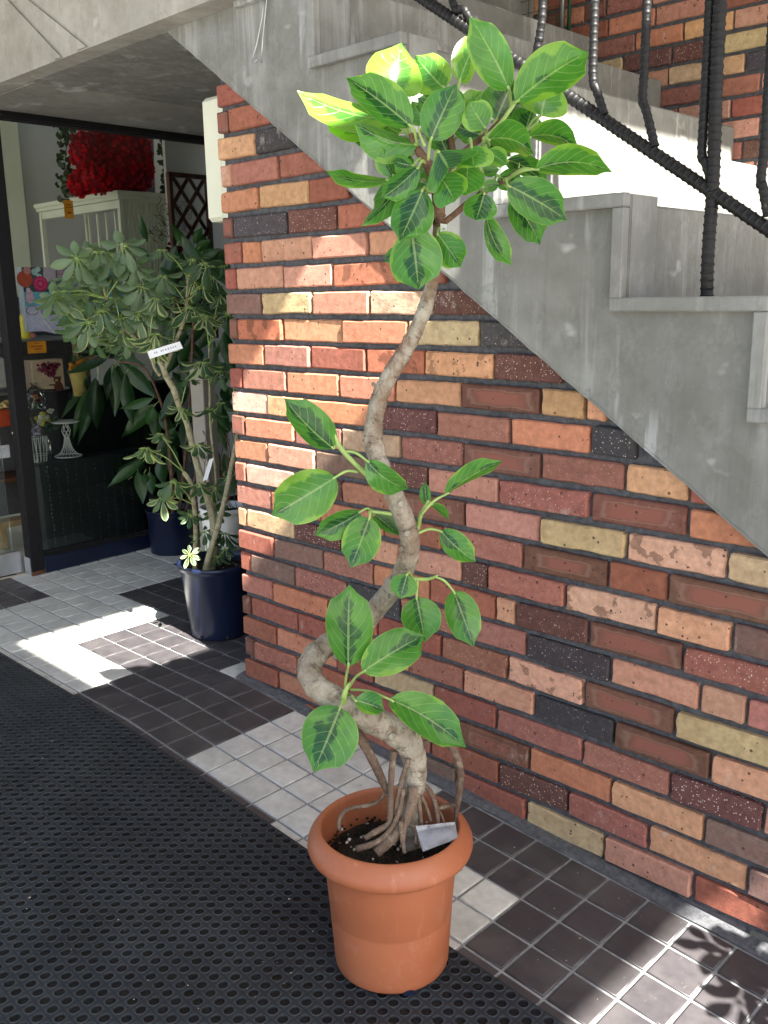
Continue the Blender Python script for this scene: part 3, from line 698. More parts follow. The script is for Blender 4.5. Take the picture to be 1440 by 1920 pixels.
# electrical box on the return of the brick wall
eb=thing('electrical_box','tall cream plastic utility box fixed to the end of the brick wall','utility box',(-.1,.06,1.5))
a=ony(372,186,.05); b=ony(387,417,.05); mb=MB(); xa=(a.x+b.x)/2
mb.box((xa+.055,.095,(a.z+b.z)/2),(.05,.045,(a.z-b.z)/2),0,None,.012); mb.build('cover',M['cream'],eb)
mb=MB(); mb.box((xa+.138,.097,(a.z+b.z)/2+.005),(.033,.055,(a.z-b.z)/2+.004),0,None,.006); mb.build('back_box',M['cream'],eb)

def px_quad(mb, pts, x, m=0):
    P=[onx(*p,x) for p in pts]; mb.quad(*P,m)
def slab(mb, y0,y1,z0,z1,x,t=.006,bev=0): mb.box((x-t/2,(y0+y1)/2,(z0+z1)/2),(t/2,(y1-y0)/2,(z1-z0)/2),0,None,bev)

# white slatted cabinet
cab=thing('slatted_cabinet','cream painted wooden cabinet with slatted sides, carrying the red rose figure','cabinet',(-2.370,.75,.15))
c0=onx(222,357,-2.130); zt=c0.z; cy=c0.y; cwx=ony(112,372,cy); W=abs(cwx.x+1.86); dy=onx(318,368,-2.130).y-cy
mb=MB(); mb.box((-2.130-W/2,cy+dy/2,zt-.012),(W/2+.02,dy/2+.02,.012),0,None,.003); mb.box((-2.130-W/2,cy+dy/2,zt-.034),(W/2+.012,dy/2+.012,.010),0,None,.003); mb.build('cabinet_top',M['cream'],cab)
for x,y in ((-2.142,cy+.012),(-2.130-W+.012,cy+.012),(-2.142,cy+dy-.012),(-2.130-W+.012,cy+dy-.012)):
    mb=MB(); mb.box((x,y,zt/2+.06),(.012,.012,zt/2-.105)); mb.build('leg',M['cream'],cab)
mb=MB(); mb.box((-2.130-W/2,cy+.012,zt-.066),(W/2-.025,.009,.020)); mb.build('front_rail',M['cream'],cab)
mb=MB()
for i in range(11): 
    mb.box((-2.142,cy+.04+i*(dy-.08)/10,zt-.42),(.006,.008,.37))
mb.build('side_slats',M['cream'],cab)
mb=MB()
for i in range(9): mb.box((-2.130-.04-i*(W-.08)/8,cy+dy-.012,zt-.42),(.008,.006,.37))
mb.build('back_slats',M['cream'],cab)
mb=MB(); mb.box((-2.130-W/2,cy+dy/2,zt-.40),(W/2-.015,dy/2-.015,.008)); mb.build('shelf',M['cream'],cab)

# red rose animal figure on the cabinet: built of many small roses on rounded forms
def rose_ball(mb, c, r, n, sc=(1,1,1), rr=.018):
    for i in range(n):
        z=1-2*(i+.5)/n; ph=i*2.39996+rnd.uniform(-.25,.25); z=max(-.99,min(.99,z+rnd.uniform(-.05,.05))); s=math.sqrt(1-z*z); d=V((s*math.cos(ph),s*math.sin(ph),z)); p=V(c)+V((d.x*sc[0],d.y*sc[1],d.z*sc[2]))*r
        if (CAM-p).dot(d)<-.1: continue
        k=rnd.uniform(.75,1.2)
        t1=d.orthogonal().normalized(); t2=d.cross(t1)
        for q,(ra,hh) in enumerate(((1.0,.1),(.7,.45),(.4,.7))):
            mb.cc=((.42+.1*q)*k,.006,.014,1)
            ring=[mb.vert(p+(t1*math.cos(a)+t2*math.sin(a))*rr*ra+d*rr*hh) for a in [q*.5+2*math.pi*e/6 for e in range(6)]]
            base=mb.vert(p-d*rr*.2)
            for e in range(6): mb.face([base,ring[e],ring[(e+1)%6]],0)
fig=thing('rose_bear','big red seated animal figure covered in foam roses, on top of the cream cabinet','flower figure',(-2.220,cy+.1,zt))
ds=lambda px,py,x=-2.220:onx(px,py,x)
s_=(ds(280,300)-ds(160,300)).length/120     # metres per pixel there
def lump(px,py,rx_,rz_,x,n,name,rr=.016):
    c=ds(px,py,x); mb=MB(); mb.cc=(.20,.003,.008,1); sc_=(.9,1,rz_/rx_); mb.ball(c,rx_*s_*.97,18,0,sc_); rose_ball(mb,c,rx_*s_,n,sc_,rr); mb.build(name,M['vmatt'],fig)
lump(228,318,52,42,-2.24,240,'body'); lump(222,270,50,38,-2.24,240,'head'); lump(160,284,25,32,-2.17,90,'arm'); lump(182,336,32,22,-2.13,110,'foot'); lump(150,344,18,20,-2.17,60,'foot')
lump(262,300,24,56,-2.30,120,'back'); lump(215,246,36,14,-2.24,90,'ear')
wrap=thing('gift_wrap','mauve wrapping sheet standing beside the red rose figure','wrapping',(-2.270,cy+dy,zt))
mb=MB(); P=[onx(*p,-2.290) for p in ((270,248),(288,250),(290,362),(276,358))]; mb.cc=(.22,.17,.24,1); A=[mb.vert(p) for p in P]; B=[mb.vert(p+V((-.01,.004,0))) for p in P]; mb.face(A); mb.face(B[::-1])
for i in range(4): mb.face([A[i],B[i],B[(i+1)%4],A[(i+1)%4]])
mb.build('sheet',M['vmatt'],wrap)

def text_lines(mb, o, ux, uz, w, h, rows, c, nrm):
    """small printed lines: unreadably small lettering as separate strokes"""
    mb.cc=(*c,1)
    for (u0,u1,v,hh) in rows:
        u=u0
        while u<u1:
            l=rnd.uniform(.015,.05); a=o+ux*(w*u)+uz*(h*v)+nrm; b=a+ux*(w*min(l*.75,u1-u)); mb.quad(a,b,b+uz*h*hh,a+uz*h*hh); u+=l
yx=V((0,1,0)); zx=V((0,0,1))
def card(name,label,px,py,w,h,x,c,rows,ink,cat='price card',tilt=0,group=None):
    o=onx(px,py,x); t=thing(name,label,cat,o,group); mb=MB(); mb.cc=(*c,1); slab(mb,o.y,o.y+w,o.z,o.z+h,x,.002); mb.build('card',M['vmatt'],t)
    mb=MB(); text_lines(mb,o,yx,zx,w,h,rows,ink,V((.0008,0,0))); mb.build('lettering',M['vmatt'],t)
m1=lambda px,x:(onx(px+1,600,x)-onx(px,600,x)).length
card('price_card','small orange price card taped to the corner of the cream cabinet',122,409,17*m1(130,-2.110),26*m1(130,-2.110)*1.15,-2.110,(.85,.33,.03),[(.2,.8,.72,.05),(.2,.85,.58,.05),(.3,.75,.25,.12)],(.25,.07,.01),group='orange price cards')
card('price_card','wide orange price card with dark edge above the bear print bag',53,663,35*m1(70,-2.010),21*m1(70,-2.010)*1.02,-2.010,(.85,.33,.03),[(.38,.62,.78,.07),(.18,.82,.5,.13),(.32,.7,.28,.11)],(.3,.08,.01),group='orange price cards')

# shelf unit
shelf=thing('display_shelf','grey shelf unit with thin glass boards, full of wrapped gifts behind the black post','shelf',(-2.220,.1,.15))
for py,px1 in ((636,150),(734,131)):
    a=onx(35,py,-1.990); b=onx(px1,py,-1.990); mb=MB(); mb.box((-2.170,(a.y-.6+b.y)/2,a.z-.006),(.18,(b.y-a.y+.6)/2,.007),0,None,.001); mb.build('board',M['alu'],shelf)
a=onx(40,640,-2.350); b=onx(165,640,-2.350); mb=MB(); mb.cc=(.12,.12,.13,1); mb.box((-2.360,(a.y-.5+b.y)/2,.72),(.008,(b.y-a.y+.5)/2,.56)); mb.build('back_panel',M['vcol'],shelf)
mb=MB(); mb.box((-2.270,onx(0,700,-2).y-.35,.7),(.1,.01,.55)); mb.build('side_panel',M['alu'],shelf)

# poster board with printed flowers
pst=thing('flower_poster','colourful printed board with roses, glasses and notebook, propped on the shelf','poster',onx(52,622,-1.930))
p00=onx(52,622,-1.930); p10=onx(236,622,-1.930); p01=onx(42,501,-1.930)
w=p10.y-p00.y; h=p01.z-p00.z; X=-1.930
mb=MB(); mb.cc=(.30,.33,.36,1); mb.box((X-.03,p00.y+w/2,p00.z+h/2),(.029,w/2,h/2)); mb.build('board',M['vcol'],pst)
mb=MB(); lay=[0]
def pq(u0,v0,u1,v1,c,rot=0):
    lay[0]+=1; mb.cc=(*c,1); cu,cv=(u0+u1)/2*w,(v0+v1)/2*h; du,dv=(u1-u0)/2*w,(v1-v0)/2*h; cr,sr=math.cos(rot),math.sin(rot)
    P=[V((X+.0006+lay[0]*.00005,p00.y+cu+a*du*cr-b*dv*sr,p00.z+cv+a*du*sr+b*dv*cr)) for a,b in((-1,-1),(1,-1),(1,1),(-1,1))]; mb.quad(*P)
def pc(u,v,r,c,n=14,sq=1):
    lay[0]+=1; mb.cc=(*c,1); P=[mb.vert((X+.0006+lay[0]*.00005,p00.y+u*w+r*h*math.cos(2*math.pi*k/n)*sq,p00.z+v*h+r*h*math.sin(2*math.pi*k/n))) for k in range(n)]; mb.face(P)
pq(0,0,1,1,(.16,.45,.60)); pq(0,0,.36,.40,(.55,.55,.78)); pq(.02,.0,.30,.30,(.62,.60,.82),-.25); pq(0,.62,.24,1,(.06,.10,.11)); pq(.2,.66,.5,1,(.14,.2,.2))
for u,v,r,c in ((.02,.82,.13,(.52,.09,.05)),(.05,.95,.06,(.62,.25,.25)),(.12,.93,.055,(.45,.62,.62)),(.16,.85,.05,(.5,.65,.66)),(.155,.97,.04,(.55,.7,.7)),(.10,.74,.03,(.05,.1,.06))): pc(u,v,r,c)
pq(.2,.78,.32,1,(.55,.45,.55),-.1); pq(.33,.80,.43,.99,(.5,.36,.46)); pq(.33,.80,.335,.99,(.25,.08,.1)); pq(.33,.89,.43,.9,(.25,.08,.1))
for r,c in ((.125,(.60,.03,.14)),(.095,(.72,.07,.22)),(.066,(.56,.02,.12)),(.036,(.75,.12,.27))): pc(.165,.745,r,c,12)
for i in range(7): pc(.05+.012*math.sin(i*2),.5+.025*i,.06-.004*i,(.70-.03*(i%2),.48-.06*(i%3),.55),9)
pc(.55,.60,.075,(.09,.03,.22)); pc(.56,.61,.045,(.16,.05,.35)); pc(.66,.6,.07,(.48,.25,.45)); pc(.665,.605,.04,(.62,.36,.55)); pc(.62,.46,.05,(.25,.15,.42)); pc(.5,.72,.08,(.3,.22,.5)); pc(.5,.9,.09,(.6,.5,.3),12); pc(.64,.93,.06,(.55,.2,.32)); pc(.9,.1,.1,(.12,.05,.32)); pc(.96,.2,.06,(.4,.3,.4))
for u,v in ((.25,.52),(.38,.5),(.33,.40),(.30,.44)): pc(u,v,.012,(.05,.08,.1),7)
pq(.13,.06,.28,.085,(.82,.84,.86),-.9); pq(.26,.08,.42,.10,(.30,.35,.45),-1.05); pq(.27,.1,.44,.115,(.75,.8,.85),-1.05); pq(.36,.0,1.0,.22,(.12,.40,.56))
def ringp(u,v,r,c):
    lay[0]+=1; mb.cc=(*c,1); n=20; A=[];B=[]
    for k in range(n):
        a=2*math.pi*k/n; A.append(mb.vert((X+.0006+lay[0]*.00005,p00.y+u*w+r*h*1.1*math.cos(a),p00.z+v*h+r*h*.8*math.sin(a)))); B.append(mb.vert((X+.0006+lay[0]*.00005,p00.y+u*w+r*h*.94*math.cos(a),p00.z+v*h+r*h*.68*math.sin(a))))
    for k in range(n): mb.face([A[k],A[(k+1)%n],B[(k+1)%n],B[k]])
ringp(.06,.33,.095,(.28,.12,.12)); ringp(.20,.31,.095,(.28,.12,.12)); pq(.10,.345,.15,.355,(.28,.12,.12)); pq(.24,.345,.33,.355,(.2,.1,.1),-.25)
for (u0,v0,u1,v1) in ((.80,.52,.812,.30),(.80,.52,.84,.505),(.83,.52,.842,.30),(.80,.45,.84,.44),(.80,.385,.84,.375),(.86,.5,.91,.485),(.86,.43,.91,.415),(.88,.52,.892,.42),(.86,.37,.92,.355),(.86,.32,.92,.305),(.88,.38,.892,.30)): pq(u0,v1,u1,v0,(.75,.82,.86))
mb.build('printed_picture',M['vcol'],pst)

# ---------------------------------------------------------------- leaves and plants
HV=V((_fw.x,_fw.y,0)).normalized()
def Q(c, px, py, off=0.0):
    """point of the upright plane through c that squarely faces the street corner, pushed back by off"""
    d=ray(px,py); return CAM+d*(((V(c)-CAM).dot(HV)+off)/d.dot(HV))
def leaf(mb, base, tip, w, roll=0.0, bow=.08, fold=.12, cup=.0, twist=0, shape='ov', nt=11, ns=7, wav=.02, up=None):
    base=V(base); tip=V(tip); ax=tip-base; L=ax.length; ax.normalize()
    if up is None: view=((base+tip)/2-CAM).normalized(); side=ax.cross(view)
    else: side=ax.cross(-V(up))
    if side.length<1e-4: side=ax.orthogonal()
    side.normalize(); nrm=side.cross(ax)            # towards the viewer
    Rm=Matrix.Rotation(roll,3,ax); side=Rm@side; nrm=Rm@nrm
    sd=rnd.uniform(0,50); rows=[]
    for i in range(nt):
        t=i/(nt-1); t=t*.6+.4*(.5-.5*math.cos(math.pi*t))
        if shape=='ov':
            h=(4*t*(1-t))**.58*(1-.16*(t-.5))*1.1
            if t>.80: h*=1-.72*((t-.80)/.20)**.8
        elif shape=='ob': h=math.sin(math.pi*t**1.25)**.75*(.75+.25*t) if 0<t<1 else 0
        else: h=(math.sin(math.pi*t**.85))**1.05 if 0<t<1 else 0
        h=max(h,.012)*w/2
        c=base+ax*L*t+nrm*bow*L*4*t*(1-t)*(1 if bow>0 else 1)
        if bow<0: c=base+ax*L*t-nrm*abs(bow)*L*4*t*(1-t)
        tw=twist*(t-.3); Rt=Matrix.Rotation(tw,3,ax); sv=Rt@side; nv=Rt@nrm
        row=[]
        for j in range(ns):
            s=-1+2*j/(ns-1)
            wv=wav*w*mnoise.noise(V((t*4+sd,s*1.5,sd)))*abs(s)
            row.append(mb.vert(c+sv*h*s*(1-.25*abs(fold)*abs(s))+nv*(abs(s)*fold*h+cup*h*s*s+wv),((s+1)/2,t)))
        rows.append(row)
    for i in range(nt-1):
        for j in range(ns-1): mb.face([rows[i][j],rows[i][j+1],rows[i+1][j+1],rows[i+1][j]],0,True)
def pxm(P): return (P-CAM).dot(_fw)/FOC           # metres per picture pixel at point P

# ---- the tall ficus
PC=onf(735,1797)
fic=thing('potted_ficus','tall ficus with a winding bare trunk and variegated leaves, in a terracotta coloured pot','potted plant',PC)
zb=PC.z+.0105
prof=[(.0,.014),(.088,.014),(.1145,.0),(.1165,.004),(.1175,.02),(.1240,.116),(.1233,.1195),(.1243,.123),(.1335,.236),(.1340,.2395),(.1318,.241),(.1328,.2460),(.1440,.2470),(.1570,.2505),(.1635,.2560),(.1658,.2635),(.1650,.2720),(.1610,.2815),(.1550,.2900),(.1480,.2975),(.1425,.3015),(.1392,.3022),(.1370,.2990),(.1355,.2900),(.134,.27),(.130,.22),(.129,.19)]
mb=MB(); mb.lathe((PC.x,PC.y,zb),prof,72); pot=mb.build('pot',M['terra'],fic)
# drain notches at the foot
for a in (math.atan2(-HV.y,-HV.x)+.28,math.atan2(-HV.y,-HV.x)+1.9,math.atan2(-HV.y,-HV.x)-1.6):
    mb=MB(); d=V((math.cos(a),math.sin(a),0)); tn=V((-d.y,d.x,0)); A=[];B=[]
    for k in range(9):
        q=math.pi*k/8; A.append(mb.vert(V((PC.x,PC.y,zb))+d*.1195+tn*.012*math.cos(q)+V((0,0,-.002+.009*math.sin(q))))); B.append(mb.vert(V((PC.x,PC.y,zb))+d*.112+tn*.012*math.cos(q)+V((0,0,-.002+.009*math.sin(q)))))
    mb.face(A)
    for i in range(8): mb.face([A[i],B[i],B[i+1],A[i+1]])
    mb.build('drain_notch',M['blackp'],fic)
SZ=zb+.238
mb=MB(); n=40; rows=[]
for j in range(13):
    r=.1285*j/12; ring=[]
    for k in range(n):
        a=2*math.pi*k/n; x,y=PC.x+r*math.cos(a),PC.y+r*math.sin(a)
        lump=.02*max(0,1-((x-Q(PC,690,1535).x)**2+(y-Q(PC,690,1535,-.02).y)**2)/.0035)
        ring.append(mb.vert((x,y,SZ+lump+.012*mnoise.noise(V((x*30,y*30,1)))+.008*mnoise.noise(V((x*90,y*90,4)))-.01*(j==12))))
    rows.append(ring)
for j in range(12):
    for k in range(n): mb.face([rows[j][k],rows[j+1][k],rows[j+1][(k+1)%n],rows[j][(k+1)%n]],0,True)
for i in range(260):
    a=rnd.uniform(0,6.28); r=.125*math.sqrt(rnd.random()); mb.ball((PC.x+r*math.cos(a),PC.y+r*math.sin(a),SZ+.006+rnd.uniform(0,.008)),rnd.uniform(.0015,.0045),6,0,(1,1,.7),.3)
for px,py in ((655,1574),(661,1578),(651,1580),(712,1519),(840,1530),(836,1534),(806,1508),(812,1512),(700,1560),(640,1555)):
    p=Q(PC,px,py,0); d=(p-CAM); t=(SZ+.014-CAM.z)/d.z; p=CAM+d*t
    if (p-V((PC.x,PC.y,p.z))).length<.125: mb.ball(p,rnd.uniform(.003,.0048),7,1,(1,1,.8),.25)
mb.build('soil',[M['soil'],M['white']],fic)

def T(pts, mb, seg=12, lump=0.0, n=6, m=0):
    """pts: (px, py, width px, depth offset)"""
    P=[Q(PC,a,b,o) for a,b,w,o in pts]; 
    q=smooth(P,n); R=[]
    for i in range(len(pts)-1):
        for k in range(n):
            t=k/n; wa=pts[i][2]*pxm(P[i])/2; wb=pts[i+1][2]*pxm(P[i+1])/2; R.append(wa+(wb-wa)*t)
    R.append(pts[-1][2]*pxm(P[-1])/2)
    if lump: R=[r*(1+lump*mnoise.noise(V((i*.37,1,r*50)))+(.055 if seg==16 and i%5==0 else 0)) for i,r in enumerate(R)]
    mb.tube(q,R,seg,m); return q
mb=MB()
T([(772,1590,30,.01),(770,1540,34,.01),(772,1500,38,.01),(778,1462,42,.005),(777,1425,46,0),(764,1392,50,-.01),(738,1370,52,-.025),(700,1350,53,-.045),(660,1330,52,-.055),(622,1308,50,-.055),(592,1286,47,-.04),(579,1258,45,-.01),(590,1230,44,.02),(618,1207,42,.045),(650,1188,40,.06),(683,1167,39,.06),(708,1138,39,.05),(735,1105,39,.03),(757,1070,38,.015),(768,1035,37,0),(767,1000,37,-.015),(754,962,37,-.02),(737,925,37,-.02),(718,888,37,-.01),(705,850,35,0),(700,812,34,.01),(705,772,33,.02),(717,732,32,.02),(738,692,31,.015),(764,650,30,.005),(784,610,28,0),(800,568,26,0),(812,520,23,0),(820,470,22,0),(823,425,22,0)],mb,16,.16,7)
# old leaf scars and pruned stubs
for px,py,r,off in ((736,1381,9,-.055),(630,1232,9,.02),(774,1375,8,-.02),(600,1317,4,-.06),(764,1000,7,-.038),(716,1128,8,.03),(752,1030,6,-.02),(752,945,7,-.04),(700,720,5,0),(795,570,6,-.015),(787,622,5,0),(690,835,5,-.01),(712,905,5,-.03),(655,1345,5,-.08)):
    p=Q(PC,px,py,off-.008); mb.lathe(p-HV*-.0,[(r*.0006,-.008),(r*.00085,-.004),(r*.0008,.001),(r*.00045,.0022),(r*.0002,.001),(0,.0012)],12,0,-HV+V((0,0,.3)))
trunk=mb.build('trunk',M['bark'],fic)
mb=MB()
T([(823,428,22,0),(823,400,23,0),(822,370,25,0),(818,345,25,0),(808,318,22,0),(793,295,18,-.005),(778,272,13,-.01),(770,250,9,-.01)],mb,10)
T([(820,350,22,0),(834,322,18,.01),(848,295,15,.02),(846,262,12,.03),(845,240,8,.03)],mb,10)
T([(834,416,12,0),(852,402,12,-.005),(880,378,11,-.01),(915,356,9,-.01),(945,338,8,-.01),(972,318,7,-.015)],mb,8)
T([(815,394,12,0),(800,378,11,-.01),(788,360,10,-.015),(770,352,7,-.01)],mb,8)
T([(808,412,9,0),(790,430,9,-.01),(770,420,5,-.02)],mb,8)
T([(833,325,14,.0),(865,290,13,.0),(895,265,12,-.01),(915,250,10,-.02),(945,218,8,-.03),(968,190,6,-.03)],mb,8)
for y in (404,409,414,419): mb.lathe(Q(PC,823,y),[(.0118,-.0012),(.0128,0),(.0118,.0012)],14)
mb.build('upper_branches',M['barkd'],fic)
def root(*pts):
    mb=MB(); T(list(pts),mb,9,.12,5); mb.build('aerial_root',M['root'],fic)
root((662,1358,17,-.03),(680,1390,18,-.03),(700,1428,18,-.03),(716,1462,16,-.025),(728,1492,10,-.02),(733,1515,7,-.02))
root((738,1408,13,-.03),(735,1440,12,-.035),(733,1475,12,-.04),(732,1520,11,-.045),(728,1545,11,-.05),(700,1562,12,-.06),(685,1572,10,-.06))
root((766,1422,9,-.03),(757,1450,9,-.035),(748,1480,8,-.035),(743,1510,8,-.04),(740,1530,7,-.04))
root((774,1475,20,-.02),(772,1505,20,-.035),(762,1535,20,-.05),(745,1562,20,-.065),(725,1583,20,-.08),(705,1600,18,-.09))
root((756,1478,8,-.03),(752,1505,9,-.04),(742,1540,10,-.055),(722,1568,11,-.07),(700,1582,12,-.08),(668,1592,12,-.08))
root((724,1484,6,-.01),(710,1502,7,-.01),(690,1510,8,-.005),(665,1514,7,.0),(645,1522,8,-.01),(636,1540,8,-.02),(637,1556,8,-.03))
root((790,1468,9,0),(805,1482,10,.01),(815,1505,10,.005),(820,1530,10,-.01),(821,1548,8,-.02))
root((815,1505,6,.005),(826,1525,5,.0),(833,1543,5,-.01))
root((783,1490,8,-.02),(787,1515,8,-.03),(790,1545,8,-.04),(792,1560,7,-.05))
root((790,1492,7,-.01),(800,1515,7,-.01),(808,1540,6,-.02))
root((752,1540,9,-.07),(754,1570,9,-.08),(759,1600,8,-.095))
root((762,1530,7,-.06),(758,1560,7,-.075),(756,1585,6,-.09))
root((782,1400,8,.0),(815,1385,10,.01),(838,1392,13,.02),(854,1412,15,.03),(863,1445,15,.035),(862,1480,15,.035),(857,1512,11,.03),(855,1540,8,.02),(858,1560,7,.01))
root((855,1508,9,.03),(838,1512,9,.03),(820,1516,8,.02))
root((779,1580,8,-.08),(784,1560,7,-.07),(790,1590,8,-.09))
# leaves: base px, tip px, width px, roll, offsets of base and tip from the trunk plane, bow, fold, lime, node px for the leaf stalk
LV=[((741,178),(752,80),92,.2,.02,.05,.05,.1,.8,(772,255)),((772,238),(649,146),62,-.35,-.06,-.12,.06,.15,.25,(782,268)),
((738,224),(557,171),44,1.05,.03,.06,.04,.1,.95,(775,262)),((728,229),(603,208),44,1.0,.05,.08,.04,.1,.9,(775,262)),
((783,272),(662,228),50,.75,-.02,-.04,.08,.2,.35,(785,285)),((833,166),(778,104),62,.2,.05,.08,.05,.12,.7,(845,240)),
((808,262),(856,156),64,.1,-.06,-.06,.05,.1,.1,(803,300)),((862,152),(899,64),44,.5,.06,.10,.05,.2,.75,(846,240)),
((955,168),(881,31),60,.25,-.04,-.07,-.05,.15,.45,(957,200)),((966,192),(1104,98),74,.35,-.05,-.14,.07,.15,.45,(957,208)),
((1014,217),(1036,138),80,.15,-.01,.02,.04,.1,.6,(985,248)),((930,226),(962,150),72,.1,.02,.06,.03,.1,.1,(925,245)),
((910,240),(879,191),50,.2,-.05,-.06,.03,.1,.6,(913,262)),((985,248),(998,203),54,.2,.03,.05,.03,.1,.15,(975,262)),
((915,261),(1002,292),48,.95,-.06,-.08,.10,.2,.35,(905,268)),((990,257),(1086,286),34,1.0,-.03,-.06,.12,.2,.4,(915,262)),
((1003,318),(1147,323),46,.75,-.05,-.09,.10,.15,.5,(958,330)),((952,347),(1063,413),66,.2,-.06,-.10,.05,.14,.12,(945,338)),
((958,372),(1013,459),54,.5,-.02,-.03,.05,.15,.15,(945,345)),((912,405),(959,497),32,.8,-.02,-.03,-.08,.2,.35,(890,385)),
((950,300),(1026,352),36,.7,.01,.03,.08,.15,.15,(925,285)),((908,362),(892,413),54,.15,-.07,-.09,.08,.15,.1,(900,368)),
((877,308),(873,367),56,.1,-.08,-.10,.06,.15,.3,(868,296)),((884,274),(888,313),64,.1,-.09,-.12,.05,.12,.55,(880,262)),
((822,284),(842,318),108,.1,-.10,-.13,.10,.42,.12,(815,300)),((824,328),(853,378),62,.15,-.09,-.12,.08,.15,.3,(820,318)),
((738,330),(715,274),32,.5,-.02,-.03,.05,.3,.4,(745,345)),((742,335),(763,277),50,.2,.0,.0,.05,.25,.05,(752,345)),
((770,322),(698,402),54,.3,.01,.02,.06,.15,.25,(785,318)),((785,313),(714,372),40,.4,-.05,-.07,.05,.25,.05,(797,305)),
((748,352),(677,423),30,.75,-.02,-.03,.05,.15,.25,(770,352)),((793,355),(749,452),68,.15,-.06,-.08,.06,.18,.1,(803,362)),
((770,425),(785,543),86,.1,-.06,-.08,.06,.14,.32,(805,415)),((820,438),(864,501),50,.15,-.03,-.06,.06,.12,.42,(826,432)),
((730,338),(611,320),20,1.25,-.03,-.02,.05,.15,.5,(752,345)),((802,352),(770,353),20,.3,-.02,-.02,.05,.1,.3,(806,362)),
((748,468),(721,491),22,.3,.03,.04,.04,.1,.35,(775,440)),((900,252),(848,233),30,.4,.04,.05,.04,.1,.05,(905,262)),
((898,244),(852,218),26,.4,.06,.07,.04,.1,.05,(905,256)),((815,200),(783,184),26,.3,.06,.06,.04,.1,.05,(835,215)),((862,196),(852,168),22,.3,.07,.08,.04,.1,.1,(850,230)),
((918,270),(957,293),26,.5,.0,.0,.06,.15,.05,(905,268)),((914,284),(951,309),28,.4,-.05,-.06,.06,.12,.5,(905,275)),
((905,351),(937,346),20,.3,-.03,-.03,.04,.1,.25,(895,365)),((905,322),(936,318),20,.3,.0,0,.04,.1,.4,(890,310)),
((838,286),(812,215),40,.4,.02,.03,.04,.12,.2,(845,300)),((760,300),(735,275),30,.4,.03,.05,.05,.2,.1,(775,290)),((860,330),(905,300),34,.5,.02,.03,.05,.15,.1,(845,320)),
((700,250),(660,262),24,.5,.05,.06,.05,.12,.2,(770,270)),((800,232),(772,190),36,.3,.06,.07,.04,.1,.45,(785,258)),((870,222),(905,170),42,.3,.08,.10,.04,.12,.7,(846,240)),((940,268),(985,232),40,.3,.05,.06,.04,.12,.25,(915,255)),
((780,345),(742,372),36,.3,.05,.06,.05,.15,.1,(800,340)),((858,345),(892,330),30,.3,.03,.04,.05,.15,.3,(845,330)),((812,345),(800,300),34,.2,.06,.07,.04,.12,.15,(820,345)),((905,300),(945,262),40,.3,.08,.10,.04,.12,.3,(890,280)),
((862,258),(900,228),38,.4,.09,.11,.04,.12,.35,(850,270)),((750,250),(715,228),34,.4,.07,.09,.04,.12,.5,(770,260)),((935,330),(975,352),36,.4,.04,.05,.06,.15,.25,(925,345)),((775,310),(738,302),32,.4,-.03,-.05,.05,.15,.2,(795,300)),
# lower sprays
((626,841),(533,748),60,-.35,-.03,-.06,-.06,.28,.12,(633,828)),((630,894),(510,967),78,.1,-.05,-.10,.06,.1,.42,(671,885)),
((688,864),(768,916),44,-.6,-.05,-.08,.10,.2,.22,(645,846)),((677,959),(590,1003),42,.3,-.03,-.05,.07,.2,.1,(700,960)),
((693,970),(657,1065),60,.1,-.05,-.06,.05,.15,.3,(694,960)),((700,964),(751,1006),28,.4,.01,.02,.04,.15,.1,(694,960)),
((801,948),(797,903),18,.3,.0,.02,.04,.2,.15,(799,950)),((810,945),(841,975),14,.7,.02,.03,.05,.1,.25,(799,950)),
((836,927),(941,865),26,1.0,-.02,-.04,.04,.15,.35,(790,965)),((826,996),(892,1054),42,.3,-.03,-.05,-.06,.2,.18,(784,1000)),
((763,1077),(750,1123),44,.1,-.05,-.06,.05,.12,.25,(772,1082)),((781,1120),(797,1204),64,.1,-.03,-.05,.05,.12,.2,(783,1090)),
((850,1108),(888,1213),54,.1,-.03,-.05,.05,.15,.2,(817,1082)),((653,1250),(655,1097),78,-.1,-.09,-.10,-.05,.2,.22,(646,1296)),
((680,1260),(795,1191),66,.2,-.10,-.13,.07,.18,.3,(652,1293)),((638,1326),(588,1447),92,.1,-.11,-.14,.06,.12,.15,(646,1312)),
((666,1313),(720,1333),38,.3,-.10,-.12,.08,.15,.4,(652,1305)),((730,1311),(874,1402),62,.45,-.10,-.13,.06,.18,.3,(656,1293)),
((806,1340),(813,1304),46,.2,.03,.04,.04,.1,.1,(785,1385))]
mb=ms=MB()
for (b,t,w,ro,ob,ot,bow,fold,lime,node) in LV:
    B=Q(PC,*b,ob); Tp=Q(PC,*t,ot); wm=w*1.10*pxm(B)/max(.35,math.cos(ro))
    mb.cc=(lime,0,0,rnd.random()); leaf(mb,B,Tp,wm*1.03,ro,bow*rnd.uniform(.8,1.9),fold*rnd.uniform(.7,1.8),rnd.uniform(-.10,.16),rnd.uniform(-.5,.5),wav=.055,nt=17,ns=9)
    Nn=Q(PC,*node,(0 if node[1]<700 else -.02) if abs(ob)<.05 else ob*.6)
    mid=(B+Nn)/2+V((0,0,.006)); ms.tube(smooth([Nn,mid,B,B+(Tp-B)*.06],5),[.0026]*8+[.0022]*7+[.0014],7,1)
def S2(*p): T(list(p),ms,8,m=1)
S2((702,902,9,-.02),(685,888,10,-.025),(660,864,10,-.03),(643,845,11,-.03),(634,832,10,-.03),(627,812,3,-.03))
S2((738,964,8,-.02),(715,961,7,-.025),(694,959,7,-.03)); S2((776,1012,9,0),(784,985,10,0),(788,968,9,-.01),(799,948,8,-.01),(803,938,4,-.01))
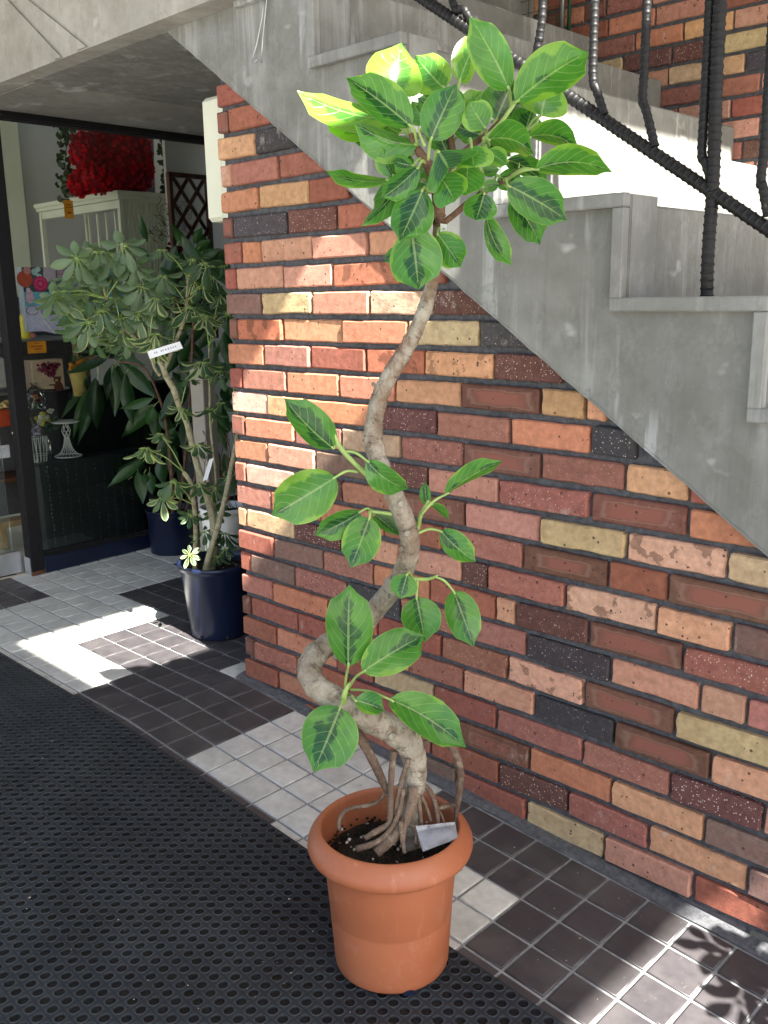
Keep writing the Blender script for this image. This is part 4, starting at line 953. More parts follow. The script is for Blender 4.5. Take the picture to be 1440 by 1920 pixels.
S2((758,1082,8,.01),(775,1085,7,-.005),(800,1086,7,-.01),(817,1081,6,-.02),(821,1078,2,-.02)); S2((762,1082,6,0),(766,1072,3,-.02))
S2((642,1322,14,-.07),(645,1308,13,-.08),(648,1295,10,-.085),(656,1280,4,-.09)); S2((785,1385,8,-.01),(778,1372,5,-.015))
S2((905,262,7,-.05),(935,235,8,-.05),(957,205,8,-.04),(968,190,4,-.04)); S2((915,262,6,-.02),(960,255,6,-.02),(985,247,6,-.02),(1005,232,6,-.02),(1010,222,4,-.02))
S2((948,338,8,-.02),(975,322,7,-.04),(1000,317,5,-.05)); S2((973,315,3,-.03),(974,305,1,-.03)); S2((797,275,7,-.05),(787,250,5,-.05),(784,236,1,-.05))
ms.build('foliage',[M['ficus'],M['petiole']],fic)
tgp=Q(PC,832,427,-.015); tg=thing('plant_tag','small white tag wired round the upper trunk of the tall ficus','tag',tgp)
mb=MB(); o=Q(PC,826,419,-.012); a=Q(PC,838,421,-.016); c_=Q(PC,825,437,-.014); mb.quad(c_,c_+(a-o),a,o); mb.quad(o+HV*.0008,a+HV*.0008,c_+(a-o)+HV*.0008,c_+HV*.0008); mb.build('label',M['paper'],tg)
mb=MB(); u_=(a-o); v_=(c_-o); mb.cc=(.05,.05,.06,1)
mb.quad(*[o+u_*x+v_*y-HV*.0006 for x,y in((.35,.62),(.45,.62),(.6,.42),(.5,.42))]); mb.quad(*[o+u_*x+v_*y-HV*.0006 for x,y in((.5,.56),(.6,.56),(.72,.42),(.62,.42))]); mb.build('lettering',M['vmatt'],tg)
# bag of slow fertiliser lying on the soil
bgp=Q(PC,820,1570,-.06); bag=thing('fertiliser_bag','white paper sachet of grey fertiliser lying on the soil in the terracotta pot','sachet',bgp)
mb=MB(); cs=[(779,1549),(853,1541),(859,1572),(793,1597)]; K=9
front=[]
offs=[-.075,-.03,-.055,-.105]
Pq=[Q(PC,a,b,o) for (a,b),o in zip(cs,offs)]
nb=(Pq[1]-Pq[0]).cross(Pq[3]-Pq[0]).normalized()
if nb.dot(CAM-Pq[0])<0: nb=-nb
G=[];Gb=[]
for j in range(K):
    r=[];rb_=[]
    for i in range(K):
        u,v=i/(K-1),j/(K-1); p=Pq[0]*(1-u)*(1-v)+Pq[1]*u*(1-v)+Pq[2]*u*v+Pq[3]*(1-u)*v
        pf=.013*(math.sin(math.pi*u)*math.sin(math.pi*max(0,min(1,(v-.12)/.88))))**.6+.002*mnoise.noise(V((u*5,v*5,2)))
        mb.cc=(.46,.48,.50,1) if v<.2 else (.20,.21,.24,1)
        r.append(mb.vert(p+nb*pf,(u,v))); rb_.append(mb.vert(p-nb*pf*.6,(u,v)))
    G.append(r);Gb.append(rb_)
for j in range(K-1):
    for i in range(K-1): mb.face([G[j][i],G[j][i+1],G[j+1][i+1],G[j+1][i]],0,True); mb.face([Gb[j][i],Gb[j+1][i],Gb[j+1][i+1],Gb[j][i+1]],0,True)
mb.build('sachet',M['bag'],bag)

# ---------------------------------------------------------------- plants in the recess
def pot_lathe(mb, c, h, rb, rt, lip=.012, rim=.02, wall=.006):
    mb.lathe(c,[(0,.006),(rb*.86,.006),(rb,.0),(rb*1.02,.006),(rt*.93,h-rim*1.3),(rt*.95,h-rim),(rt,h-rim*.95),(rt+lip*.3,h-rim*.4),(rt+lip*.2,h-.003),(rt-.002,h),(rt-wall-lip*.3,h-.002),(rt-wall-lip*.4,h-.02),(rt*.9,h-.06)],56)
def soil_disc(mb, c, z, r):
    n=24; rows=[]
    for j in range(6):
        rows.append([mb.vert((c.x+r*j/5*math.cos(2*math.pi*k/n),c.y+r*j/5*math.sin(2*math.pi*k/n),z+.008*mnoise.noise(V((j*1.3,k*.9,2))))) for k in range(n)])
    for j in range(5):
        for k in range(n): mb.face([rows[j][k],rows[j+1][k],rows[j+1][(k+1)%n],rows[j][(k+1)%n]],0,True)
def zoff(P,px,py,z):                                     # point of the picture ray at height z
    d=ray(px,py); return CAM+d*((z-CAM.z)/d.z)

# umbrella tree in a navy pot beside the wall's end
f0=onf(405,1203); SC=f0+HV*.105
sch=thing('potted_umbrella_tree','variegated umbrella tree on pale bare stems, in a glossy navy pot against the wall end','potted plant',SC)
zr=Q(SC,400,1050,-.0).z-SC.z
mb=MB(); pot_lathe(mb,SC+V((0,0,.002)),zr,.108,.146,.012,.022)
for k in range(3):
    a=math.atan2(-HV.y,-HV.x)+(-.55,.45,1.3)[k]; 
mb.build('pot',M['blackp'],sch)
for a_ in (-.50,.42):
    a=math.atan2(-HV.y,-HV.x)+a_; mb=MB(); d=V((math.cos(a),math.sin(a),0)); mb.ball(SC+d*.1095+V((0,0,.012)),.009,8,0,(1,1,.9)); mb.build('drain_notch',M['black'],sch)
mb=MB(); soil_disc(mb,SC,SC.z+zr-.035,.128); mb.build('soil',M['soil'],sch)
def TS(c, pts, mb, seg=10, n=5, m=0, lump=.06):
    P=[Q(c,a,b,o) for a,b,w,o in pts]; q=smooth(P,n); R=[]
    for i in range(len(pts)-1):
        for k in range(n): R.append((pts[i][2]*pxm(P[i])*(1-k/n)+pts[i+1][2]*pxm(P[i+1])*k/n)/2)
    R.append(pts[-1][2]*pxm(P[-1])/2); R=[r*(1+lump*mnoise.noise(V((i*.5,2,r*90)))) for i,r in enumerate(R)]
    mb.tube(q,R,seg,m); return q
stems=[]
def stem(*pts):
    mb=MB(); stems.extend([(Q(SC,a,b,o),a,b) for a,b,w,o in pts]); TS(SC,pts,mb); mb.build('stem',M['barkg'],sch)
stem((397,1075,15,0),(400,1020,15,0),(400,980,15,0),(386,922,14,0),(372,880,13,-.01),(360,832,12,-.01),(350,791,12,-.015),(338,768,11,-.02),(326,731,12,-.02),(311,704,12,-.025),(303,684,10,-.03),(287,663,10,-.03),(264,645,10,-.03),(239,620,9,-.02),(225,606,9,-.02),(205,590,6,-.02))
stem((384,1080,14,-.04),(390,1050,12,-.04),(398,1022,11,-.035),(408,990,11,-.03),(422,935,10,-.01),(432,885,10,.01),(442,835,9,.03),(448,790,8,.05))
stem((365,1075,9,-.02),(366,1022,9,-.02),(367,997,9,-.02),(364,947,9,-.03),(359,910,9,-.03),(350,893,9,-.035),(344,885,8,-.035))
stem((309,690,9,-.025),(324,655,8,-.01),(346,597,7,.02),(350,570,6,.03),(352,520,5,.05))
stem((300,704,6,-.03),(290,690,6,-.04),(278,655,6,-.045),(262,640,6,-.045))
stem((205,590,6,-.02),(199,560,5,-.02),(192,530,5,-.02),(187,505,4,-.02))
stem((400,980,6,.05),(405,900,5,.06),(395,800,5,.06),(393,720,4,.05),(392,650,3,.05))
fm=MB()
def whorl(px, py, r, off, n=8, style=(.5,.3), face=None, spread=1.0, droop=.12, stalk=True, size=1.0):
    """a fan of leaflets at the end of a stalk; style = (greyness, cream)"""
    face=rnd.uniform(.1,.8) if face is None else face
    c=Q(SC,px,py,off); m=pxm(c); L=r*m*1.12
    view=(CAM-c).normalized(); nrm=(V((0,0,1))*(1-face)+view*face+V((rnd.uniform(-.3,.3),rnd.uniform(-.3,.3),rnd.uniform(-.1,.3)))*.6).normalized()
    t1=nrm.orthogonal().normalized(); t2=nrm.cross(t1); a0=rnd.uniform(0,6.28)
    for k in range(n):
        a=a0+2*math.pi*k/n*spread+rnd.uniform(-.15,.15); d=t1*math.cos(a)+t2*math.sin(a)
        l=L*rnd.uniform(.72,1.08); b=c+d*l*.16+nrm*.004; e=c+d*l+nrm*(-droop*l*rnd.uniform(-.5,2.6))-V((0,0,l*rnd.uniform(0,.3)))
        fm.cc=(max(0,min(1,style[0]+rnd.uniform(-.3,.3))),max(0,min(1,style[1]+rnd.uniform(-.3,.35))),0,rnd.random())
        leaf(fm,b,e,l*rnd.uniform(.36,.5)*size,rnd.uniform(-.2,.2),.09,.22,.05,rnd.uniform(-.35,.35),'ob',9,5,.04,up=nrm)
        fm.tube([c,b,b.lerp(e,.15)],[.0016,.0013,.0008],5,1)
    if stalk:
        cand=[s for s in stems if s[2]>py-15]
        sp=min(cand,key=lambda s:(s[1]-px)**2+.5*(s[2]-py-40)**2)[0]
        if (sp-c).length<.42:
            mid=(sp+c)/2+V((0,0,.015)); fm.tube(smooth([sp,mid,c],6),.0021,6,1)
G_=(.75,.15); K_=(.15,.75); D_=(.1,.35)
for px,py,r,off,st in ((165,470,42,-.03,G_),(210,480,42,-.02,G_),(128,520,42,-.08,G_),(100,560,36,-.12,G_),(155,520,44,-.05,G_),(215,560,40,-.06,G_),(250,500,38,.0,G_),(280,590,34,.0,(.5,.4)),(225,625,34,-.05,(.6,.4)),(190,615,36,-.06,(.6,.4)),(140,620,32,-.08,(.6,.4)),(320,560,34,.0,(.3,.5)),
    (143,487,44,-.10,G_),(186,474,48,-.06,G_),(233,463,44,-.04,G_),(112,548,52,-.12,G_),(130,560,40,-.08,G_),(267,540,46,-.03,G_),(183,568,42,-.02,G_),(190,585,48,-.06,(.5,.35)),(165,606,44,-.10,(.5,.4)),(200,540,42,.02,G_),
    (243,532,40,.03,G_),(228,598,44,-.04,(.5,.3)),(258,590,40,-.05,(.5,.4)),(180,517,44,.0,G_),(148,590,38,-.06,(.6,.4)),(120,590,32,-.11,(.5,.3)),(215,510,40,.05,(.4,.2)),(160,545,40,.05,(.5,.2)),(235,640,34,-.05,(.6,.3)),(176,640,34,-.05,(.6,.3)),(205,650,30,-.02,(.6,.3)),
    (304,470,36,.0,(.6,.2)),(306,520,38,-.02,(.6,.2)),(384,496,46,.05,D_),(360,489,32,.08,D_),(356,578,38,.02,K_),(384,594,40,.02,K_),(292,562,40,-.03,(.5,.7)),(399,522,42,.08,D_),(378,540,38,.04,(.1,.6)),(363,530,32,.05,K_),(413,555,38,.08,K_),(292,628,36,-.05,(.3,.9)),(425,590,34,.08,D_),(330,600,32,.05,D_),(420,500,34,.1,D_),
    (290,642,46,-.07,(.1,.95)),(379,682,42,-.03,(.1,.8)),(356,710,26,-.01,(.3,.3)),(410,696,32,.02,D_),(394,768,36,.03,D_),(340,768,26,-.04,(.1,.8)),(416,757,32,.05,D_),(432,700,30,.06,D_),
    (272,842,38,-.08,(.2,.9)),(300,815,26,-.05,(.2,.5)),(370,836,30,-.02,(.2,.6)),(326,906,36,-.07,(.3,.4)),(305,936,36,-.09,(.5,.7)),(372,910,26,-.03,D_),(400,915,30,.02,D_),(357,967,28,-.04,D_),(384,998,30,.0,D_),(420,1002,32,.04,D_),(405,960,30,.05,D_),(408,1045,26,-.02,D_),(422,1030,26,.02,D_),(428,900,26,.06,D_)):
    whorl(px,py,r,off,rnd.choice([7,8,8,9]),st)
whorl(356,1040,24,-.16,7,(.0,1.0),.8,1,.1,False,1.0)
fm.build('foliage',[M['scheff'],M['petiole']],sch)
def paper_tag(c, quad, label, off=(0,0,0,0), rows=True):
    P=[Q(c,*p,o) for p,o in zip(quad,off)]; t=thing('paper_tag',label,'tag',sum(P,V((0,0,0)))/4,'white tags on the umbrella tree')
    mb=MB(); nn=HV*.0007; a=[mb.vert(p-nn) for p in P]; b=[mb.vert(p+nn) for p in P]; mb.face(a); mb.face(b[::-1])
    for i in range(4): mb.face([a[i],b[i],b[(i+1)%4],a[(i+1)%4]])
    mb.build('strip',M['paper'],t)
    if rows:
        mb=MB(); u_=P[1]-P[0]; v_=P[3]-P[0]; mb.cc=(.28,.29,.36,1)
        for u in (.18,.24,.38,.44,.52,.60,.68,.75,.82):
            mb.quad(*[P[0]+u_*(u+a)+v_*b-nn*1.6 for a,b in((0,.58),(.035,.58),(.035,.34),(0,.34))])
        mb.build('lettering',M['vmatt'],t)
paper_tag(SC,[(276,659),(337,640),(343,653),(281,673)],'long white paper strip tag slanting across the pale stem of the umbrella tree',(-.13,-.13,-.13,-.13))
paper_tag(SC,[(392,862),(401,858),(389,899),(380,902)],'short blank white strip tag hanging low beside the umbrella tree stems',(-.03,-.03,-.03,-.03),False)
paper_tag(SC,[(194,594),(200,597),(222,606),(214,610)],'small folded white tag high on the umbrella tree branch, among grey green leaves',(-.05,-.05,-.05,-.05),False)

# dark long leaved plant in a black pot by the shop glass
f1=onf(318,1041); DC=f1+HV*.085
dk_=thing('potted_dark_plant','shrub with long drooping glossy dark green leaves, in a plain black pot by the glass','potted plant',DC)
zr=Q(DC,318,952).z-DC.z; rr_=47*pxm(Q(DC,318,960))
mb=MB(); pot_lathe(mb,DC+V((0,0,.002)),zr,rr_*.86,rr_,.004,.012); mb.build('pot',M['blackp'],dk_)
mb=MB(); soil_disc(mb,DC,DC.z+zr-.03,rr_*.88); mb.build('soil',M['soil'],dk_)
for pts in ([(325,990,9,0),(322,900,8,0),(318,850,7,0),(312,800,6,0),(300,750,5,0),(270,690,4,-.02),(222,678,3,-.03)],[(332,990,8,.03),(345,880,6,.05),(355,760,6,.06),(362,620,5,.06),(368,470,4,.05)],[(340,990,7,.02),(365,900,6,.06),(380,830,5,.08),(392,700,4,.10)]):
    mb=MB(); TS(DC,pts,mb,8); mb.build('stem',M['barkd'],dk_)
mb=MB()
for b,t,w,lm_ in (((167,703),(113,787),15,.35),((166,728),(137,822),19,.75),((185,712),(145,836),20,.35),((178,708),(182,806),32,.1),((213,683),(200,752),26,.15),((215,690),(215,782),24,.1),((217,683),(246,743),22,.2),((222,677),(296,748),28,.12),((213,670),(274,686),18,.3),((202,672),(120,702),16,.3),
   ((293,757),(227,822),28,.45),((287,747),(224,766),18,.5),((290,767),(293,828),24,.15),((300,773),(328,816),22,.2),((287,763),(276,797),22,.5),((263,863),(197,897),15,.4),((268,866),(200,915),18,.35),((258,883),(268,946),22,.3),((270,887),(285,927),16,.3),((300,860),(307,910),22,.2),((280,883),(287,926),18,.3),((240,900),(277,850),22,.1),
   ((390,770),(393,832),22,.15),((380,745),(350,800),22,.1),((405,760),(432,810),24,.2),((405,790),(425,845),22,.2),((357,470),(321,419),17,.45),((363,458),(379,426),15,.4),((369,470),(395,449),17,.55),((360,480),(340,440),18,.2),((285,490),(238,459),20,.12),((276,455),(262,398),13,.25),((372,480),(410,470),18,.2),
   ((240,655),(150,660),20,.1),((235,700),(250,800),26,.05),((340,720),(300,790),26,.05),((330,650),(280,720),28,.05),((350,620),(310,680),26,.05),((400,640),(380,740),30,.05),((420,620),(440,700),28,.1),((300,500),(340,560),26,.05),((330,540),(290,600),26,.05),((410,560),(440,640),26,.05),((350,560),(400,620),26,.05),((345,780),(360,870),26,.05),((330,800),(290,870),24,.05),((395,830),(410,900),24,.08),((420,850),(440,930),24,.08),((370,430),(400,500),24,.04),((330,460),(310,530),24,.04),((410,480),(440,540),24,.04),((320,830),(322,900),24,.06)):
    o=rnd.uniform(-.04,.08); B=Q(DC,*b,o); Tq=Q(DC,*t,o+rnd.uniform(-.05,.03)); mb.cc=(lm_,0,0,rnd.random())
    leaf(mb,B,Tq,w*pxm(B)*1.12,rnd.uniform(-.35,.35),.06,.2,.05,rnd.uniform(-.3,.3),'la',12,5,.03)
    s0=B+V((rnd.uniform(-.01,.03),.01,.02)); mb.tube([s0,B],[.0016,.0014],5,1)
for i in range(60):
    b=(rnd.uniform(320,440),rnd.uniform(470,900)); t=(b[0]+rnd.uniform(-50,40),b[1]+rnd.uniform(10,70)); o=rnd.uniform(.02,.20); B=Q(DC,*b,o)
    if B.x>-.05: continue
    mb.cc=(rnd.uniform(0,.15),0,0,rnd.random()); leaf(mb,B,Q(DC,*t,o),24*pxm(B),rnd.uniform(-.6,.6),.06,.2,.05,.2,'la',9,5,.03)
mb.build('foliage',[M['darkleaf'],M['petiole']],dk_)

# small pot behind, white pot, both at the back of the recess
f2=onf(415,1018); WC=V((max(-.9,min(f2.x,-.3)),f2.y,f2.z)); WC=Q(SC,424,1012,.42); WC=V((WC.x,WC.y,.01))
zw=Q(WC,424,948).z-WC.z
wp=thing('white_planter','white plastic planter with ribbed rim, half hidden behind the umbrella tree stems','planter',WC)
mb=MB(); r_=46*pxm(Q(WC,424,960)); pot_lathe(mb,WC,max(.12,zw),r_*.78,r_,.006,.03); mb.build('pot',M['white'],wp)
mb=MB(); soil_disc(mb,WC,WC.z+max(.12,zw)-.03,r_*.9); mb.build('soil',M['soil'],wp)
mb=MB()
for i in range(14):
    a=rnd.uniform(0,6.28); x0=WC+V((rnd.uniform(-.05,.05),rnd.uniform(-.05,.05),zw-.03)); p=[x0]
    for k in range(6): p.append(p[-1]+V((rnd.uniform(-.035,.035),rnd.uniform(-.035,.035),rnd.uniform(.03,.08))))
    mb.tube(smooth(p,3),.0014,5)
mb.build('dry_twigs',M['barkd'],wp)
bp=Q(SC,372,1050,.16); bp=V((bp.x,bp.y,.006)); sp_=thing('nursery_pot','small empty black nursery pot standing behind the navy pot','flower pot',bp)
mb=MB(); pot_lathe(mb,bp,.13,.05,.062,.004,.012); mb.build('pot_wall',M['blackp'],sp_)
pil=thing('grey_post','pale grey square post at the back of the recess, behind the leaves','post',(-.8,1.2,0))
q=onx(372,700,-.9); mb=MB(); a=Q(SC,352,700,.55); b=Q(SC,405,700,.55); c=(a+b)/2; hw=(b-a).length/2; hz=Q(SC,378,690,.55).z/2; mb.box((c.x,c.y,hz),(hw*.62,hw*.62,hz),0,Matrix.Rotation(.2,3,'Z'),.003); mb.build('shaft',M['beige'],pil)

# ---------------------------------------------------------------- goods behind the shop glass
def blob_cluster(mb, c, r, n, cols, rr, flat=1.0, seg=7):
    for i in range(n):
        d=V((rnd.gauss(0,1),rnd.gauss(0,1),rnd.gauss(0,1)*flat)).normalized()*r*rnd.uniform(.5,1); k=rnd.uniform(.75,1.2); c_=rnd.choice(cols); mb.cc=(c_[0]*k,c_[1]*k,c_[2]*k,1)
        mb.ball(V(c)+d,rr*rnd.uniform(.6,1.2),seg,0,(1,1,.8),.18)
def small_leaves(mb, c, r, n, l, col=(.05,.12,.03)):
    for i in range(n):
        d=V((rnd.gauss(0,1),rnd.gauss(0,1),rnd.gauss(.3,.8))).normalized(); b=V(c)+d*r*rnd.uniform(.3,1); k=rnd.uniform(.6,1.3); mb.cc=(col[0]*k,col[1]*k,col[2]*k,1)
        leaf(mb,b,b+d*l*rnd.uniform(.6,1.2)+V((0,0,-l*.2)),l*.42,rnd.uniform(-1,1),.1,.2,.05,.2,'la',6,3,.03)
def film(name,c,w,h,d,root,open_top=True):
    """clear cellophane wrap, crumpled, gathered to a peak"""
    mb=MB(); n=14; rows=[]
    for j,(f,z) in enumerate(((1,0),(1.06,.25),(1.0,.5),(.7,.75),(.25,.9),(.45,1.0))):
        rows.append([mb.vert(V(c)+V((d*f*math.cos(2*math.pi*k/n)*(1+.15*mnoise.noise(V((k*1.7,j,1)))),w*f*math.sin(2*math.pi*k/n)*(1+.2*mnoise.noise(V((k*1.3,j,5)))),h*z))) for k in range(n)])
    for a,b in zip(rows,rows[1:]):
        for k in range(n): mb.face([a[k],a[(k+1)%n],b[(k+1)%n],b[k]],0)
    mb.build(name,M['glass'],root)
# black block added to stand for the darkness behind, and black wrapped box with faint script at the glass
bx=-1.775; 
blk=thing('dark_block','added black block standing in for the dark space behind the script printed box','dark block',(-2.01,1.0,.06))
mb=MB(); q=onx(133,760,-1.93); mb.cc=(.004,.004,.0045,1); mb.box((-2.01,q.y+.52,.44),(.075,.52,.385),0,None,.01); mb.build('dark_block_body',M['vmatt'],blk)
sb=thing('script_box','black cloth wrapped box printed with columns of faint pale script, close behind the glass','box',onx(180,1005,bx))
a=onx(95,1008,bx); b=onx(300,985,bx); a2=onx(88,868,bx); b2=onx(300,838,bx); zb_=.064
mb=MB(); mb.cc=(.013,.020,.021,1); n=16; m_=8; G=[]
for j in range(m_+1):
    r=[]
    for i in range(n+1):
        u,v=i/n,j/m_; y=(a.y-.008)*(1-u)+(b.y+.05)*u+(v*-.012)*(1-u); z=zb_+(.44-.0)*v+.012*u*v
        r.append(mb.vert((bx+.006*mnoise.noise(V((u*6,v*4,1)))+.004*math.sin(u*9+v*4),y,z)))
    G.append(r)
for j in range(m_):
    for i in range(n): mb.face([G[j][i],G[j][i+1],G[j+1][i+1],G[j+1][i]],0,True)
y0,y1=a.y-.012,b.y+.05
mb.box((bx-.14,(y0+y1)/2,zb_+.218),(.13,(y1-y0)/2,.217),0,None,.01)
for c_ in range(13):
    y=y0+.03+c_*(y1-y0-.04)/13
    z=zb_+.03
    while z<zb_+.42:
        h=rnd.uniform(.006,.02); k=rnd.uniform(.05,.13)*(2.2 if c_==0 else 1); mb.cc=(k,k*1.1,k*1.05,1); yy=y+rnd.uniform(-.004,.004)+.01*(z-zb_)/.4*-.8; w_=rnd.uniform(.0015,.006)
        mb.quad((bx+.0105,yy,z),(bx+.0105,yy+w_,z+.002),(bx+.0105,yy+w_*.6,z+h),(bx+.0105,yy-w_*.4,z+h),1); z+=h+rnd.uniform(.003,.012)
mb.build('cloth_wrap',[M['vcol'],M['vmatt']],sb)
# white wire cake stand on it
cs_=onx(129,862,-1.86); ct=onx(124,792,-1.86); hh=ct.z-cs_.z; cb=V((cs_.x,cs_.y,zb_+.447)); hh=max(.12,ct.z-cb.z); rb_=24*pxm(cs_)
stand=thing('cake_stand','white wire cake stand with flaring foot and small plate, on the black script box','cake stand',cb)
mb=MB(); mb.lathe(cb,[(rb_,0),(rb_*1.05,.003),(rb_,.006),(rb_*.95,.003),(rb_,0)],32); mb.build('foot_ring',M['white'],stand)
mb=MB()
for k in range(18):
    a=2*math.pi*k/18; mb.tube(smooth([cb+V((rb_*f*math.cos(a),rb_*f*math.sin(a),hh*z)) for f,z in((1,.02),(.62,.10),(.36,.25),(.22,.45),(.17,.58))],3),.0013,5)
for k in range(6):
    for sg in(-1,1):
        mb.tube(smooth([cb+V((rb_*f*math.cos(2*math.pi*k/6+sg*t),rb_*f*math.sin(2*math.pi*k/6+sg*t),hh*z)) for f,z,t in((.17,.58,0),(.30,.70,.5),(.32,.78,1.0),(.18,.92,1.5),(.12,.98,1.6))],3),.0013,5)
mb.build('wire_stem',M['white'],stand)
mb=MB(); mb.lathe(cb+V((0,0,hh)),[(0,0),(rb_*1.0,.0),(rb_*1.12,.005),(rb_*1.12,.008),(rb_*1.0,.004),(0,.004)],32); mb.build('plate',M['white'],stand)
# bag with printed bear
o=onx(62,722,-1.99); w=46*pxm(o)/.72; h=60*pxm(o)
bag=thing('gift_bag','kraft paper gift bag printed with a brown bear under a burgundy flower heart','gift bag',o)
zb2=onx(100,734,-2.0).z+.002
mb=MB(); mb.cc=(.50,.38,.27,1); mb.box((-2.03,o.y+w/2,zb2+h/2),(.04,w/2,h/2),0,None,.004); mb.build('paper_bag',M['vmatt'],bag)
X=-1.9885; mb=MB(); mb.cc=(.10,.035,.02,1)
def disc(mb,y,z,ry,rz,x,n=16):
    P=[mb.vert((x,y+ry*math.cos(2*math.pi*k/n),z+rz*math.sin(2*math.pi*k/n))) for k in range(n)]; mb.face(P)
P=[(X,o.y+w*u,zb2+h*v) for u,v in((.62,.01),(.95,.01),(.92,.16),(.86,.30),(.70,.30),(.64,.14))]; mb.face([mb.vert(p) for p in P])
disc(mb,o.y+w*.76,zb2+h*.36,w*.12,h*.10,X+.0004); disc(mb,o.y+w*.67,zb2+h*.44,w*.035,h*.028,X+.0005); disc(mb,o.y+w*.86,zb2+h*.43,w*.035,h*.028,X+.0005)
P=[(X+.0006,o.y+w*u,zb2+h*v) for u,v in((.48,.19),(.66,.17),(.66,.22),(.49,.23))]; mb.face([mb.vert(p) for p in P])
mb.cc=(.5,.36,.24,1); disc(mb,o.y+w*.73,zb2+h*.345,w*.045,h*.032,X+.0009); mb.cc=(.03,.01,.01,1); disc(mb,o.y+w*.73,zb2+h*.36,w*.014,h*.01,X+.0012)
mb.build('bear_print',M['vmatt'],bag)
mb=MB()
for (u,v,r) in ((.30,.78,.17),(.48,.82,.16),(.68,.80,.18),(.58,.66,.17),(.42,.66,.12),(.55,.56,.10)): blob_cluster(mb,(-1.985,o.y+w*u,zb2+h*v),r*w*.9,14,((.10,.008,.02),(.16,.015,.04),(.25,.10,.12)),.011)
mb.build('flower_heart',M['vmatt'],bag)
# cone of dried flowers in clear film
o=onx(66,770,-1.93); dcone=thing('flower_cone','dried red flowers in a clear cellophane cone, beside the bear print bag','bouquet',o)
mb=MB(); c=onx(66,745,-1.93); blob_cluster(mb,c,.022,22,((.14,.02,.02),(.30,.12,.05),(.10,.01,.03),(.35,.22,.12)),.010,1.3); small_leaves(mb,c-V((0,0,.03)),.02,10,.03); mb.build('dried_flowers',M['vmatt'],dcone)
film('cellophane',c-V((0,0,.06)),.045,.13,.035,dcone)
# yellow pouch
o=onx(48,634,-1.98); yb=thing('yellow_pouch','yellow gift pouch in clear film, at the left end of the upper shelf','gift',o); z1=onx(48,578,-1.98).z; zz=onx(40,636,-1.99).z+.001
mb=MB(); mb.cc=(.62,.52,.06,1); mb.lathe((o.x,o.y,zz),[(0,0),(.022,.0),(.026,.02),(.024,.05),(.019,.08),(.021,.10),(.012,.115),(0,.117)],16); mb.build('pouch',M['vcol'],yb)
mb=MB(); mb.cc=(.6,.18,.16,1); mb.ball((o.x+.01,o.y+.03,zz+.016),.016,8,0,(1,1,1),.1); mb.build('pink_sweet',M['vcol'],yb)
# orange bouquet
o=onx(150,740,-1.90); ob=thing('orange_bouquet','bouquet of orange flowers wrapped in yellow paper, behind the drooping dark leaves','bouquet',o)
mb=MB(); mb.cc=(.55,.42,.14,1); mb.lathe(onx(150,742,-1.92),[(.0,0),(.030,0),(.034,.05),(.045,.11),(.05,.125)],14); mb.build('paper_wrap',M['vmatt'],ob)
mb=MB()
for p in ((135,688),(150,680),(168,682),(158,694),(145,696)): blob_cluster(mb,onx(*p,-1.92),.018,14,((.62,.22,.02),(.70,.33,.03),(.55,.15,.02)),.012)
small_leaves(mb,onx(146,672,-1.92),.02,10,.03); mb.build('flowers',M['vmatt'],ob)
# pale wooden crate
o=onx(143,675,-2.02); cr=thing('wooden_crate','small pale wooden crate standing on the shelf below the printed board','crate',o); a=onx(200,628,-2.02); h_=(onx(143,627,-2.02).z-o.z); w_=a.y-o.y
for y,z,hy,hz in ((o.y+.006,o.z+h_/2,.006,h_/2),(a.y-.006,o.z+h_/2,.006,h_/2),(o.y+w_/2,o.z+h_-.006,w_/2-.013,.006),(o.y+w_/2,o.z+.006,w_/2-.013,.006),(o.y+w_*.5,o.z+h_/2,.005,h_/2-.013)):
    mb=MB(); mb.box((-2.02,y,z),(.03,hy,hz)); mb.build('slat',M['bamboo'],cr)
# small dried arrangement with purple wrap
o=onx(211,672,-1.93); da=thing('dried_arrangement','small dried flower arrangement in purple wrap, beside the pale wooden crate','arrangement',o)
mb=MB(); mb.cc=(.14,.09,.25,1); mb.lathe(o,[(0,0),(.022,0),(.028,.03),(.034,.045)],12); mb.build('wrap',M['vcol'],da)
mb=MB(); blob_cluster(mb,onx(212,650,-1.93),.028,26,((.12,.03,.03),(.06,.05,.03),(.3,.12,.10)),.008); small_leaves(mb,onx(212,650,-1.93),.02,14,.03,(.06,.04,.03)); mb.build('flowers',M['vmatt'],da)
# basket bouquet with white wire
o=onx(76,880,-1.90); bb=thing('wire_basket','white wire basket of yellow and lilac flowers in clear film, beside the black script box','basket',o)
mb=MB(); c=onx(80,785,-1.9)
blob_cluster(mb,c,.03,24,((.52,.42,.08),(.45,.45,.30),(.5,.5,.5)),.014); blob_cluster(mb,onx(68,806,-1.9),.024,18,((.40,.30,.42),(.5,.42,.5),(.25,.2,.35)),.012); small_leaves(mb,onx(92,796,-1.9),.03,34,.035,(.05,.09,.05)); blob_cluster(mb,onx(95,770,-1.9),.016,14,((.5,.52,.45),),.007); mb.build('flowers',M['vmatt'],bb)
mb=MB(); b0=onx(76,885,-1.9); hgt=onx(76,820,-1.9).z-b0.z; r_=.045
for k in range(14):
    a=2*math.pi*k/14; mb.tube([b0+V((r_*.7*math.cos(a),r_*.7*math.sin(a),0)),b0+V((r_*math.cos(a+.35),r_*math.sin(a+.35),hgt))],.0014,5); mb.tube([b0+V((r_*.7*math.cos(a),r_*.7*math.sin(a),0)),b0+V((r_*math.cos(a-.35),r_*math.sin(a-.35),hgt))],.0014,5)
